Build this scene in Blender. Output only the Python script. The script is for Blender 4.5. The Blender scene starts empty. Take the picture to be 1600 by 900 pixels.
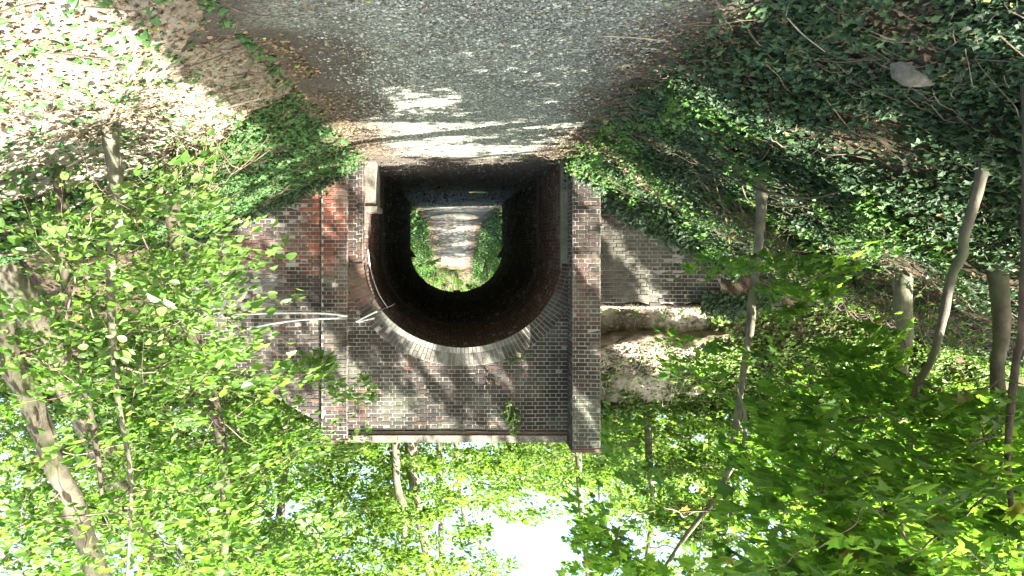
import bpy, math, random
import numpy as np
from mathutils import Vector, Matrix
random.seed(7); rs = np.random.RandomState(11)
scn = bpy.context.scene; col = scn.collection

# ---------------------------------------------------------------- camera
FPX = 1180.0; EYE = 1.6
cam_d = bpy.data.cameras.new('camera'); cam = bpy.data.objects.new('camera', cam_d); col.objects.link(cam)
cam_d.sensor_width = 36.0; cam_d.lens = 36.0*FPX/1600; cam_d.clip_start = .05; cam_d.clip_end = 1200
cam_d.shift_x = 96/1600; cam_d.shift_y = -68/1600
# the photograph was taken with the phone upside down: right = -X, up = -Z, looking along +Y
cam.matrix_world = Matrix(((-1,0,0,0),(0,0,-1,0),(0,-1,0,EYE),(0,0,0,1)))
scn.camera = cam
# ---------------------------------------------------------------- light
SUN = np.array([-.60, -.46, .78]); SUN /= np.linalg.norm(SUN)
w = bpy.data.worlds.new('World'); scn.world = w; w.use_nodes = True
nt = w.node_tree; bg = nt.nodes['Background']; sky = nt.nodes.new('ShaderNodeTexSky')
sky.sky_type = 'NISHITA'; sky.sun_disc = False
sky.sun_elevation = math.asin(SUN[2]); sky.sun_rotation = math.atan2(SUN[0], SUN[1])
sky.air_density = 1.0; sky.dust_density = 5.0; sky.ozone_density = .6
nt.links.new(sky.outputs[0], bg.inputs[0]); bg.inputs[1].default_value = .075
sl = bpy.data.lights.new('sun', 'SUN'); so = bpy.data.objects.new('sun', sl); col.objects.link(so)
sl.energy = 5.0; sl.angle = math.radians(.53); sl.color = (1, .95, .86)
so.rotation_euler = Vector(SUN).to_track_quat('Z', 'Y').to_euler()
scn.view_settings.view_transform = 'Standard'; scn.view_settings.look = 'None'
scn.view_settings.gamma = 1; scn.view_settings.exposure = 3.45; scn.view_settings.use_curve_mapping = False
scn.render.engine = 'CYCLES'
scn.cycles.max_bounces = 8; scn.cycles.transmission_bounces = 6; scn.cycles.diffuse_bounces = 5
scn.cycles.use_denoising = True

def P(px, py, Y):
    """a point at depth Y metres in front of the camera"""
    return np.array([(704-px)*Y/FPX, Y, EYE+(py-382)*Y/FPX])

# ---------------------------------------------------------------- noise
_tab = np.random.RandomState(5).rand(64, 64, 64)
def vnoise(x, y, z=0.0):
    x, y, z = np.broadcast_arrays(np.asarray(x, float), np.asarray(y, float), np.asarray(z, float))
    xi, yi, zi = np.floor(x).astype(int), np.floor(y).astype(int), np.floor(z).astype(int)
    fx, fy, fz = x-xi, y-yi, z-zi
    fx, fy, fz = [f*f*(3-2*f) for f in (fx, fy, fz)]
    r = 0
    for a in (0, 1):
        for b in (0, 1):
            for c in (0, 1):
                r = r + _tab[(xi+a) & 63, (yi+b) & 63, (zi+c) & 63]*(fx if a else 1-fx)*(fy if b else 1-fy)*(fz if c else 1-fz)
    return r
def fbm(x, y, z=0.0, o=4):
    r = 0; a = .5; t = 0
    for i in range(o):
        r = r+a*vnoise(np.asarray(x)*2**i+13.7*i, np.asarray(y)*2**i+7.1*i, np.asarray(z)*2**i+3.3*i); t += a; a *= .5
    return r/t
def sstep(a, b, x):
    t = np.clip((np.asarray(x, float)-a)/(b-a), 0, 1); return t*t*(3-2*t)

# ---------------------------------------------------------------- mesh helpers
def npmesh(name, V, loops, counts, mats, cols=None, midx=None, smooth=False):
    me = bpy.data.meshes.new(name)
    V = np.asarray(V, np.float32); loops = np.asarray(loops, np.int32).ravel(); counts = np.asarray(counts, np.int32)
    me.vertices.add(len(V)); me.vertices.foreach_set('co', V.ravel())
    me.loops.add(len(loops)); me.loops.foreach_set('vertex_index', loops)
    me.polygons.add(len(counts)); st = np.concatenate([[0], np.cumsum(counts)[:-1]]).astype(np.int32)
    me.polygons.foreach_set('loop_start', st); me.polygons.foreach_set('loop_total', counts)
    for m in mats: me.materials.append(m)
    if midx is not None: me.polygons.foreach_set('material_index', np.asarray(midx, np.int32))
    me.polygons.foreach_set('use_smooth', np.full(len(counts), smooth, bool))
    if cols is not None:
        a = me.color_attributes.new('col', 'FLOAT_COLOR', 'POINT')
        c = np.ones((len(V), 4), np.float32); c[:, :3] = cols; a.data.foreach_set('color', c.ravel())
    me.update(calc_edges=True); me.validate()
    return me
def link(name, me, parent=None):
    o = bpy.data.objects.new(name, me); col.objects.link(o)
    if parent is not None:
        o.parent = parent
        o.location = -Vector(parent.location)      # meshes are written in world coordinates
    return o
def tag(o, label=None, cat=None, group=None, kind=None):
    if label: o['label'] = label
    if cat: o['category'] = cat
    if group: o['group'] = group
    if kind: o['kind'] = kind
    return o
def thing(name, loc, label, cat, group=None):
    o = bpy.data.objects.new(name, None); col.objects.link(o); o.location = tuple(float(v) for v in loc)
    o.empty_display_size = .2
    return tag(o, label, cat, group)
class MB:
    """collects pieces, builds one mesh"""
    def __init__(s): s.V=[]; s.L=[]; s.C=[]; s.K=[]; s.M=[]; s.n=0
    def add(s, V, faces_loops, counts, color=(.5,.5,.5), mi=0):
        V = np.asarray(V, float).reshape(-1, 3); s.V.append(V)
        s.L.append(np.asarray(faces_loops).ravel()+s.n); s.C.append(np.asarray(counts))
        c = np.asarray(color, float)
        s.K.append(np.broadcast_to(c, (len(V), 3)) if c.ndim == 1 else c)
        s.M.append(np.full(len(s.C[-1]), mi)); s.n += len(V)
    def build(s, name, mats, parent=None, smooth=False):
        if not isinstance(mats, (list, tuple)): mats = [mats]
        me = npmesh(name, np.concatenate(s.V), np.concatenate(s.L), np.concatenate(s.C), mats, np.concatenate(s.K), np.concatenate(s.M), smooth)
        return link(name, me, parent)
    def box(s, x0, x1, y0, y1, z0, z1, color=(.5,.5,.5), mi=0, b=0.0):
        V = [(x0,y0,z0),(x1,y0,z0),(x1,y1,z0),(x0,y1,z0),(x0,y0,z1),(x1,y0,z1),(x1,y1,z1),(x0,y1,z1)]
        F = [0,3,2,1, 4,5,6,7, 0,1,5,4, 1,2,6,5, 2,3,7,6, 3,0,4,7]
        s.add(V, F, [4]*6, color, mi)
    def quad(s, a, b, c, d, color=(.5,.5,.5), mi=0): s.add([a,b,c,d], [0,1,2,3], [4], color, mi)
    def tube(s, pts, rad, sides=8, color=(.5,.5,.5), mi=0, res=6, jit=0.0, cap=True):
        pts = np.asarray(pts, float); rad = np.broadcast_to(np.asarray(rad, float), (len(pts),))
        if len(pts) > 2 and res > 1:
            Q=[]; R=[]; n=len(pts)
            for i in range(n-1):
                p0=pts[max(i-1,0)]; p1=pts[i]; p2=pts[i+1]; p3=pts[min(i+2,n-1)]
                for k in range(res):
                    t=k/res
                    Q.append(.5*((2*p1)+(-p0+p2)*t+(2*p0-5*p1+4*p2-p3)*t*t+(-p0+3*p1-3*p2+p3)*t**3)); R.append(rad[i]*(1-t)+rad[i+1]*t)
            Q.append(pts[-1]); R.append(rad[-1]); pts=np.array(Q); rad=np.array(R)
        n=len(pts); T=np.gradient(pts, axis=0); T/=np.linalg.norm(T,axis=1)[:,None]+1e-9
        ref=np.array([.31,.17,.93]) if abs(T[0]@np.array([.31,.17,.93]))<.95 else np.array([1.,0,0])
        A=np.cross(T,ref); A/=np.linalg.norm(A,axis=1)[:,None]+1e-9; B=np.cross(T,A)
        th=np.arange(sides)/sides*2*np.pi
        rr=rad[:,None]*(1+(jit*(rs.rand(n,sides)-.5) if jit else 0))
        V=pts[:,None]+rr[...,None]*(np.cos(th)[None,:,None]*A[:,None]+np.sin(th)[None,:,None]*B[:,None])
        i=np.arange(n-1)[:,None]*sides; j=np.arange(sides)[None]; j2=(j+1)%sides
        F=np.stack([i+j,i+j2,i+sides+j2,i+sides+j],-1).reshape(-1)
        L=F; C=np.full((n-1)*sides,4)
        if cap:
            L=np.concatenate([L, np.arange(sides)[::-1], (n-1)*sides+np.arange(sides)]); C=np.concatenate([C,[sides,sides]])
        s.add(V.reshape(-1,3), L, C, color, mi)

# ---------------------------------------------------------------- materials
def mat(name):
    m = bpy.data.materials.new(name); m.use_nodes = True; t = m.node_tree
    return m, t, t.nodes['Principled BSDF'], t.nodes['Material Output']
def N(t, k, **kw):
    n = t.nodes.new(k)
    for a, v in kw.items(): setattr(n, a, v)
    return n
def noise_tex(t, scale, detail=6, rough=.6, vec=None):
    n = N(t, 'ShaderNodeTexNoise'); n.inputs['Scale'].default_value = scale; n.inputs['Detail'].default_value = detail; n.inputs['Roughness'].default_value = rough
    if vec: t.links.new(vec, n.inputs['Vector'])
    return n
def ramp(t, src, stops):
    r = N(t, 'ShaderNodeValToRGB'); e = r.color_ramp.elements
    while len(e) < len(stops): e.new(.5)
    for i, (p, c) in enumerate(stops): e[i].position = p; e[i].color = (*c, 1) if len(c) == 3 else c
    t.links.new(src, r.inputs[0]); return r
def mixc(t, f, a, b, mode='MIX'):
    m = N(t, 'ShaderNodeMix', data_type='RGBA', blend_type=mode)
    for s, v in ((m.inputs[0], f), (m.inputs[6], a), (m.inputs[7], b)):
        if hasattr(v, 'is_output') or hasattr(v, 'links'): t.links.new(v, s)
        else: s.default_value = v if isinstance(v, (int, float)) else (*v, 1)
    return m.outputs[2]
def pos(t): return N(t, 'ShaderNodeNewGeometry').outputs['Position']
def bump(t, h, strength, dist, bs):
    b = N(t, 'ShaderNodeBump'); b.inputs['Strength'].default_value = strength; b.inputs['Distance'].default_value = dist
    t.links.new(h, b.inputs['Height']); t.links.new(b.outputs[0], bs.inputs['Normal'])

def leaf_mat(name, transl=.45, rough=.5, spec=.35, tint=(1.25,1.35,.45)):
    m, t, bs, out = mat(name)
    a = N(t, 'ShaderNodeAttribute', attribute_name='col')
    bs.inputs['Roughness'].default_value = rough; bs.inputs['Specular IOR Level'].default_value = spec
    t.links.new(a.outputs['Color'], bs.inputs['Base Color'])
    tr = N(t, 'ShaderNodeBsdfTranslucent')
    t.links.new(mixc(t, 1.0, a.outputs['Color'], tint, 'MULTIPLY'), tr.inputs['Color'])
    mx = N(t, 'ShaderNodeMixShader'); mx.inputs[0].default_value = transl
    t.links.new(bs.outputs[0], mx.inputs[1]); t.links.new(tr.outputs[0], mx.inputs[2]); t.links.new(mx.outputs[0], out.inputs[0])
    return m
M_beech = leaf_mat('beech_leaf', .52, .42, .4, (1.35,1.6,.65))
M_maple = leaf_mat('maple_leaf', .62, .5, .3, (1.95,1.75,.85))
M_ivy = leaf_mat('ivy_leaf', .18, .55, .3, (1.1,1.3,.5))
M_litter = leaf_mat('dead_leaf', .08, .8, .15, (1,1,1))

def bark_mat(name, c1, c2, sc=14, moss=0.0):
    m, t, bs, out = mat(name); p = pos(t)
    mp = N(t, 'ShaderNodeMapping'); mp.inputs['Scale'].default_value = (1,1,.3); t.links.new(p, mp.inputs[0])
    n1 = noise_tex(t, sc, 8, .7, mp.outputs[0]); n2 = noise_tex(t, 2.3, 3, .6, p)
    c = ramp(t, n1.outputs[0], [(.3,c1),(.7,c2)]).outputs[0]
    n5 = noise_tex(t, 5.5, 5, .7, p); c = mixc(t, .85, c, ramp(t, n5.outputs[0], [(.35,(.5,.5,.48)),(.5,(1,1,1)),(.68,(1.6,1.6,1.5))]).outputs[0], 'MULTIPLY')
    g = ramp(t, n2.outputs[0], [(.5,(0,0,0)),(.62,(1,1,1))]).outputs[0]
    gm = N(t, 'ShaderNodeMath', operation='MULTIPLY'); t.links.new(g, gm.inputs[0]); gm.inputs[1].default_value = moss
    t.links.new(mixc(t, gm.outputs[0], c, (.05,.075,.02)), bs.inputs['Base Color'])
    bs.inputs['Roughness'].default_value = .85; bump(t, n1.outputs[0], .6, .02, bs); return m
M_bark = bark_mat('smooth_bark', (.050,.044,.028), (.11,.095,.065), 14, .5)
M_barkpale = bark_mat('pale_bark', (.07,.066,.044), (.155,.145,.10), 16, .35)
M_barkdark = bark_mat('dark_bark', (.035,.026,.018), (.085,.065,.045), 20, .4)
M_twig = bark_mat('twig_bark', (.05,.035,.022), (.16,.12,.085), 30)
M_drytwig = bark_mat('dry_twig', (.06,.042,.028), (.15,.115,.08), 30)
M_deadwood = bark_mat('dead_wood', (.22,.18,.13), (.42,.37,.30), 25)

def brick_mat():
    m, t, bs, out = mat('weathered_brick'); p = pos(t)
    a = N(t, 'ShaderNodeAttribute', attribute_name='col')
    n1 = noise_tex(t, 45, 6, .7, p); n2 = noise_tex(t, 1.6, 5, .65, p); n3 = noise_tex(t, 130, 3, .6, p)
    c = mixc(t, .75, a.outputs['Color'], ramp(t, n1.outputs[0], [(.25,(.45,.45,.47)),(.75,(1.6,1.55,1.5))]).outputs[0], 'MULTIPLY')
    f = ramp(t, n2.outputs[0], [(.50,(0,0,0)),(.70,(.34,.34,.34))]).outputs[0]
    c = mixc(t, f, c, (.20,.21,.16))
    n4 = noise_tex(t, 3.7, 7, .75, p)
    f = ramp(t, n4.outputs[0], [(.52,(0,0,0)),(.66,(.6,.6,.6))]).outputs[0]
    c = mixc(t, f, c, (.030,.028,.024))
    t.links.new(c, bs.inputs['Base Color']); bs.inputs['Roughness'].default_value = .88; bs.inputs['Specular IOR Level'].default_value = .25
    bump(t, n3.outputs[0], .7, .006, bs); return m
def mortar_mat():
    m, t, bs, out = mat('lime_mortar'); p = pos(t)
    a = N(t, 'ShaderNodeAttribute', attribute_name='col')
    n1 = noise_tex(t, 60, 5, .7, p); n2 = noise_tex(t, 2.2, 6, .7, p)
    c = mixc(t, 1.0, a.outputs['Color'], ramp(t, n1.outputs[0], [(.3,(.55,.55,.55)),(.7,(1.25,1.25,1.2))]).outputs[0], 'MULTIPLY')
    f = ramp(t, n2.outputs[0], [(.48,(0,0,0)),(.68,(.75,.75,.75))]).outputs[0]
    c = mixc(t, f, c, (.06,.055,.045))
    t.links.new(c, bs.inputs['Base Color']); bs.inputs['Roughness'].default_value = .95
    bump(t, n1.outputs[0], .6, .01, bs); return m
M_brick = brick_mat(); M_mortar = mortar_mat()
def stone_mat(name, c1, c2, algae=(.08,.095,.05)):
    m, t, bs, out = mat(name); p = pos(t)
    n1 = noise_tex(t, 25, 8, .7, p); n2 = noise_tex(t, 3, 5, .7, p)
    c = ramp(t, n1.outputs[0], [(.3,c1),(.72,c2)]).outputs[0]
    f = ramp(t, n2.outputs[0], [(.45,(0,0,0)),(.65,(.8,.8,.8))]).outputs[0]
    t.links.new(mixc(t, f, c, algae), bs.inputs['Base Color']); bs.inputs['Roughness'].default_value = .9
    bump(t, n1.outputs[0], .6, .015, bs); return m
M_stone = stone_mat('weathered_stone', (.07,.062,.05), (.21,.19,.155), (.05,.055,.035))
M_render = stone_mat('old_render', (.075,.075,.055), (.19,.185,.14), (.055,.065,.035))

def ground_mat():
    m, t, bs, out = mat('bank_soil'); p = pos(t)
    n1 = noise_tex(t, 30, 8, .75, p); n2 = noise_tex(t, 1.1, 5, .6, p); n3 = noise_tex(t, 8, 6, .7, p)
    c = ramp(t, n1.outputs[0], [(.3,(.035,.025,.017)),(.55,(.085,.062,.042)),(.78,(.20,.16,.115))]).outputs[0]
    f = ramp(t, n2.outputs[0], [(.45,(0,0,0)),(.6,(.55,.55,.55))]).outputs[0]
    c = mixc(t, f, c, (.05,.06,.022))
    a = N(t, 'ShaderNodeAttribute', attribute_name='col')
    sp = N(t, 'ShaderNodeSeparateColor'); t.links.new(a.outputs['Color'], sp.inputs[0])
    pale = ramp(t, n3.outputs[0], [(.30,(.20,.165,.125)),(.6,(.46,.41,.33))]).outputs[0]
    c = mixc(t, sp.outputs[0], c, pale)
    t.links.new(c, bs.inputs['Base Color']); bs.inputs['Roughness'].default_value = .95; bs.inputs['Specular IOR Level'].default_value = .15
    bump(t, n1.outputs[0], 1.0, .05, bs); return m
M_ground = ground_mat()
def path_mat():
    m, t, bs, out = mat('gravel_path'); p = pos(t)
    v = N(t, 'ShaderNodeTexVoronoi'); v.inputs['Scale'].default_value = 55; t.links.new(p, v.inputs['Vector'])
    v2 = N(t, 'ShaderNodeTexVoronoi'); v2.inputs['Scale'].default_value = 110; t.links.new(p, v2.inputs['Vector'])
    hs = N(t, 'ShaderNodeSeparateColor'); t.links.new(v.outputs['Color'], hs.inputs[0])
    n2 = noise_tex(t, .9, 5, .65, p); n3 = noise_tex(t, 40, 6, .7, p)
    c = ramp(t, hs.outputs[0], [(.0,(.050,.052,.042)),(.5,(.125,.132,.105)),(1,(.27,.285,.235))]).outputs[0]
    c = mixc(t, .8, c, ramp(t, n3.outputs[0], [(.3,(.5,.5,.5)),(.7,(1.4,1.4,1.4))]).outputs[0], 'MULTIPLY')
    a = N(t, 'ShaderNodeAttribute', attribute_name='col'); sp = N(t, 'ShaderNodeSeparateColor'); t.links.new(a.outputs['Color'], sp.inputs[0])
    dirt = ramp(t, n3.outputs[0], [(.3,(.03,.025,.02)),(.7,(.10,.085,.068))]).outputs[0]  # dirt colour, also used to paint shade on the path beyond the tunnel
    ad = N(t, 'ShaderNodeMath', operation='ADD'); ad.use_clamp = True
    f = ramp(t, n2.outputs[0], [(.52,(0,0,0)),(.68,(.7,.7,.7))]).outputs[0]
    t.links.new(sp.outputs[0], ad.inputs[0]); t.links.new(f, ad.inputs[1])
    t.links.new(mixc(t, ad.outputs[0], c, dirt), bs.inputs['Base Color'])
    rr_ = N(t, 'ShaderNodeMapRange'); rr_.inputs['To Min'].default_value = .9; rr_.inputs['To Max'].default_value = .62; t.links.new(sp.outputs[1], rr_.inputs['Value']); t.links.new(rr_.outputs[0], bs.inputs['Roughness']); bs.inputs['Specular IOR Level'].default_value = .2
    iv = N(t, 'ShaderNodeMath', operation='SUBTRACT'); iv.inputs[0].default_value = 1; t.links.new(v2.outputs['Distance'], iv.inputs[1])
    b1 = N(t, 'ShaderNodeMath', operation='ADD'); t.links.new(iv.outputs[0], b1.inputs[0]); t.links.new(n3.outputs[0], b1.inputs[1])
    bump(t, b1.outputs[0], .8, .012, bs); return m
M_path = path_mat()
def simple(name, c, r=.6, attr=False, spec=.4):
    m, t, bs, out = mat(name); bs.inputs['Roughness'].default_value = r; bs.inputs['Specular IOR Level'].default_value = spec
    n = noise_tex(t, 40, 4, .6, pos(t)); k = ramp(t, n.outputs[0], [(.3,(.7,.7,.7)),(.7,(1.2,1.2,1.2))]).outputs[0]
    if attr:
        a = N(t, 'ShaderNodeAttribute', attribute_name='col'); t.links.new(mixc(t, .8, a.outputs['Color'], k, 'MULTIPLY'), bs.inputs['Base Color'])
    else: t.links.new(mixc(t, .8, c, k, 'MULTIPLY'), bs.inputs['Base Color'])
    return m
M_pebble = simple('pebbles', None, .85, True, .3)
M_cable = simple('grey_white_cable', (.62,.63,.62), .45)
M_cableblk = simple('black_cable', (.02,.02,.02), .5)
m, t, bs, out = mat('puddle_water'); bs.inputs['Base Color'].default_value = (.02,.026,.014,1); bs.inputs['Roughness'].default_value = .04
bs.inputs['IOR'].default_value = 1.33; bump(t, noise_tex(t, 3, 3, .5, pos(t)).outputs[0], .05, .02, bs); M_water = m

# ---------------------------------------------------------------- terrain
YP = 14.3; YE = 29.7                       # near and far portal
XL, XR = -2.11, 1.66                       # opening
OXL, OXR = -2.74, 2.40                     # outer faces of the masonry
ZS, ZC = 1.85, 3.55                        # springing, crown
TOP = 5.30
def wing_r(x): return np.interp(x, [2.3, 3.2, 4.2, 5.2], [5.05, 4.55, 3.9, 3.1])
WLX, WRX = -5.1, 5.2                        # ends of the wing walls
def far_rise(y): return .20*np.maximum(0, np.sqrt(np.maximum(0, (y-51.0))**2+4)-2)
def H(x, y):
    x = np.asarray(x, float); y = np.asarray(y, float)
    n = fbm(x*.55+3, y*.55, 0, 4)-.5; n2 = fbm(x*2.3, y*2.3, 4, 3)-.5
    r = np.maximum(0, np.sqrt(np.maximum(0, x-1.35)**2+.12)-.35)*.45
    l = np.maximum(0, np.sqrt(np.maximum(0, -x-1.95)**2+.12)-.35)*.68
    r = 4.2*(1-np.exp(-r/4.2)); l = 5.6*(1-np.exp(-l/5.6))*1.06
    off = sstep(0, 1.2, np.maximum(x-1.3, -x-1.9))
    hb = r+l+off*(n*.55+n2*.16)
    # the railway embankment with its wing-wall pockets
    yb = np.where(y < 22, y, 44.0-y)       # mirrored to the far side
    inL = 1-sstep(0, 1.6, -x+WLX); inR = 1-sstep(0, 1.5, x-WRX)
    front = np.where(x < 0, inL, inR)
    zl = np.interp(yb, [14.62, 15.35, 15.50, 16.6, 17.6], [2.78, 2.84, 3.50, 4.95, 5.42])
    zr = np.interp(yb, [14.62, 17.2], [0, 4.95]); zr = np.maximum(zr, wing_r(np.minimum(x, 5.2))-.12+.0*x)
    zz = np.where(x < 0, zl, np.where(yb > 14.55, np.minimum(zr+.4*np.maximum(0,yb-14.6), 4.95), zr))
    z0 = np.where(x < 0, 2.78, wing_r(np.minimum(np.maximum(x, 2.3), 5.2))-.12)
    he = np.where(yb > 14.55, zz, z0-(.85+60*front)*(14.55-yb))
    he = he+sstep(14.6, 15.5, yb)*(n*.5+n2*.30+.16*(fbm(x*6, y*6, 2, 3)-.5))
    h = np.where(he > hb, he, hb)
    trench = (x > OXL+.12) & (x < OXR-.12)
    h = np.where(trench & (yb > 14.0), 0, h)
    h = np.where(y > 30.5, h+far_rise(y), h)
    return h
def axis(*segs):
    o = []
    for a, b, st in segs: o += list(np.arange(a, b-1e-6, st))
    return np.array(o+[segs[-1][1]])
gx = axis((-320,-60,40),(-60,-20,4),(-20,-10,.8),(-10,-6,.2),(-6,6,.1),(6,10,.2),(10,20,.8),(20,60,4),(60,320,40))
gy = axis((-200,-20,30),(-20,0,2),(0,3,.4),(3,19,.1),(19,27,1),(27,32,.2),(32,60,.5),(60,100,2),(100,640,30))
GX, GY = np.meshgrid(gx, gy); GZ = H(GX, GY)
nx, ny = len(gx), len(gy)
i = (np.arange(ny-1)[:, None]*nx+np.arange(nx-1)[None]).reshape(-1)
F = np.stack([i, i+1, i+nx+1, i+nx], 1)
pale = sstep(14.6, 14.8, GY)*(1-sstep(16.8, 17.4, GY))*sstep(-6.2, -5.0, GX)*(GX < -2)*sstep(.3, .65, fbm(GX*3, GY*3, 4))
pale = np.maximum(pale, .9*sstep(1.3, 2.0, GX)*(1-sstep(5, 6, GX))*(1-sstep(9.0, 10.5, GY)))  # bare soil of the near bank, made paler to paint in strong sunlight
litc = np.stack([pale]*3, -1).reshape(-1, 3)
ground = link('ground', npmesh('ground', np.stack([GX, GY, GZ], -1).reshape(-1, 3), F, np.full(len(F), 4), [M_ground], litc, smooth=True))
tag(ground, kind='structure')
# the soil above the vault
vx = np.arange(OXL-.3, OXR+.35, .15); vy = np.arange(14.75, 29.3, .3); A, B = np.meshgrid(vx, vy)
Z = 4.80+.12*(fbm(A*1.4, B*1.4)-.5)
i = (np.arange(len(vy)-1)[:, None]*len(vx)+np.arange(len(vx)-1)[None]).reshape(-1)
F = np.stack([i, i+1, i+len(vx)+1, i+len(vx)], 1)
tag(link('embankment_top', npmesh('embankment_top', np.stack([A, B, Z], -1).reshape(-1, 3), F, np.full(len(F), 4), [M_ground], np.zeros((A.size, 3)), smooth=True)), kind='structure')
# path
py_ = axis((-12,3,.5),(3,30,.08),(30,71,.5)); us = np.linspace(-1, 1, 33)
def pathw(y): return np.where(y < 14, 1.32, 1.75)*np.where(y > 31, .95, 1)
U, Yg = np.meshgrid(us, py_)
edge = .6*(fbm(Yg*1.3, np.sign(U)*3+3, 0, 4)-.5)*2*np.abs(U)
cx = -.28+.04*np.sin(Yg*.3)
half = np.interp(Yg, [3, 11.5, 14.0, 14.5, 29.5, 31, 100], [1.85, 1.75, 1.80, 1.80, 1.80, 1.6, 1.55])
X = cx+U*(half+edge*(Yg<14))
Zp = H(X, Yg)+.012+.02*(fbm(X*2, Yg*2)-.5)*.5+sstep(14, 16, Yg)*(1-sstep(33, 37, Yg))*(.09*np.maximum(0, fbm(X*1.5, Yg*.8, 5)-.45)+.05*np.maximum(0, fbm(X*6, Yg*4, 1)-.4))-.03*(np.abs(U) > .98)
# darker wheel-worn dirt along the edges and in the tunnel; beyond it, shade painted into the colour
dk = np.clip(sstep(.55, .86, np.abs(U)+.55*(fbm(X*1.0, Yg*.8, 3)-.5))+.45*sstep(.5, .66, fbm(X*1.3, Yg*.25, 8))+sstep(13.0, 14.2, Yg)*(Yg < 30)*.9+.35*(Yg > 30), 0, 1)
i = (np.arange(len(py_)-1)[:, None]*33+np.arange(32)[None]).reshape(-1); F = np.stack([i, i+1, i+34, i+33], 1)
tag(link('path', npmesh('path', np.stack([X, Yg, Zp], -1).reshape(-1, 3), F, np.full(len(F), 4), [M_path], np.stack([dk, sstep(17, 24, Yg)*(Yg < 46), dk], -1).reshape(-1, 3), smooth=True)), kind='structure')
# puddles
def puddle(cx, cy, rx, ry, seed):
    th = np.linspace(0, 2*np.pi, 60, endpoint=False); r = 1+.5*(fbm(np.cos(th)*1.3+seed, np.sin(th)*1.3, seed)-.5)
    V = np.stack([cx+rx*r*np.cos(th), cy+ry*r*np.sin(th), np.full(60, .045)], 1)
    V = np.concatenate([V, [[cx, cy, .045]]]); F = np.array([[k, (k+1)%60, 60] for k in range(60)])
    tag(link('puddle', npmesh('puddle', V, F, np.full(60, 3), [M_water])), kind='structure')
puddle(-.2, 44.5, 1.35, 7.0, 3); puddle(.85, 35.2, .35, .7, 8); puddle(-.9, 22.5, .35, .35, 5)

# ---------------------------------------------------------------- the brick bridge
bridge = thing('railway_bridge', (-.22, YP, 0), 'old brick railway underbridge with round arched tunnel, parapet and wing walls', 'bridge')
def brick_cols(X, Z, n, dark=1.0, redtest=True):
    """each brick keeps its own fired colour: brown-grey, purple or orange-red"""
    r = rs.rand(n)
    base = np.array([.036,.031,.028])+r[:, None]*np.array([.036,.027,.022])
    pk = rs.rand(n) > .90; base[pk] = np.array([.095,.055,.043])
    if redtest:
        a = sstep(.42, .58, fbm(X*1.3+5, Z*1.3, 2)*.55+.6*np.exp(-(((X-2.35)/.55)**2+((Z-1.15)/.9)**2)))
        b = np.exp(-(((X-3.0)/1.5)**2+((Z-1.75)/.26)**2))*.40
        c = .55*np.exp(-(((X-1.72)/.35)**2+((Z-2.3)/.45)**2)); d = .18*np.exp(-(((X+2.45)/.3)**2+((Z-2.3)/.9)**2))
        f = np.clip(np.maximum.reduce([a*np.exp(-((X-2.2)/.5)**2)*(Z < 2.15), b, c, d])*(.5+.8*rs.rand(n)), 0, 1)[:, None]
        base = base*(1-f)+f*(np.array([.24,.075,.042])*(.7+.6*rs.rand(n))[:, None])
        # lime bloom
        e = np.clip(sstep(.47, .62, fbm(X*1.1, Z*1.6, 9))*np.exp(-((Z-2.55)/.5)**2)*(X > 1.9)*1.1, 0, 1)[:, None]*(rs.rand(n) > .3)[:, None]*.6
        base = base*(1-e)+e*np.array([.30,.30,.29])
        e2 = (np.clip(sstep(.40, .55, fbm(X*1.6+3, Z*2.0, 12, 4))*np.exp(-((X+3.6)/.7)**2-((Z-2.0)/.8)**2)*1.3, 0, .75)*(.5+.5*rs.rand(n)))[:, None]; base = base*(1-e2)+e2*np.array([.17,.17,.13])
        sm = sstep(.45, .62, fbm(X*.9+9, Z*.9, 6, 4))[:, None]; base = base*(1-.5*sm); gm = (.45*sstep(.5, .62, fbm(X*1.1, Z*1.1+4, 16, 4))*sstep(3.0, 4.0, Z)*(X < 2.0))[:, None]; base = base*(1-gm)+gm*np.array([.085,.10,.07])
    return base*np.asarray(dark)
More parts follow.
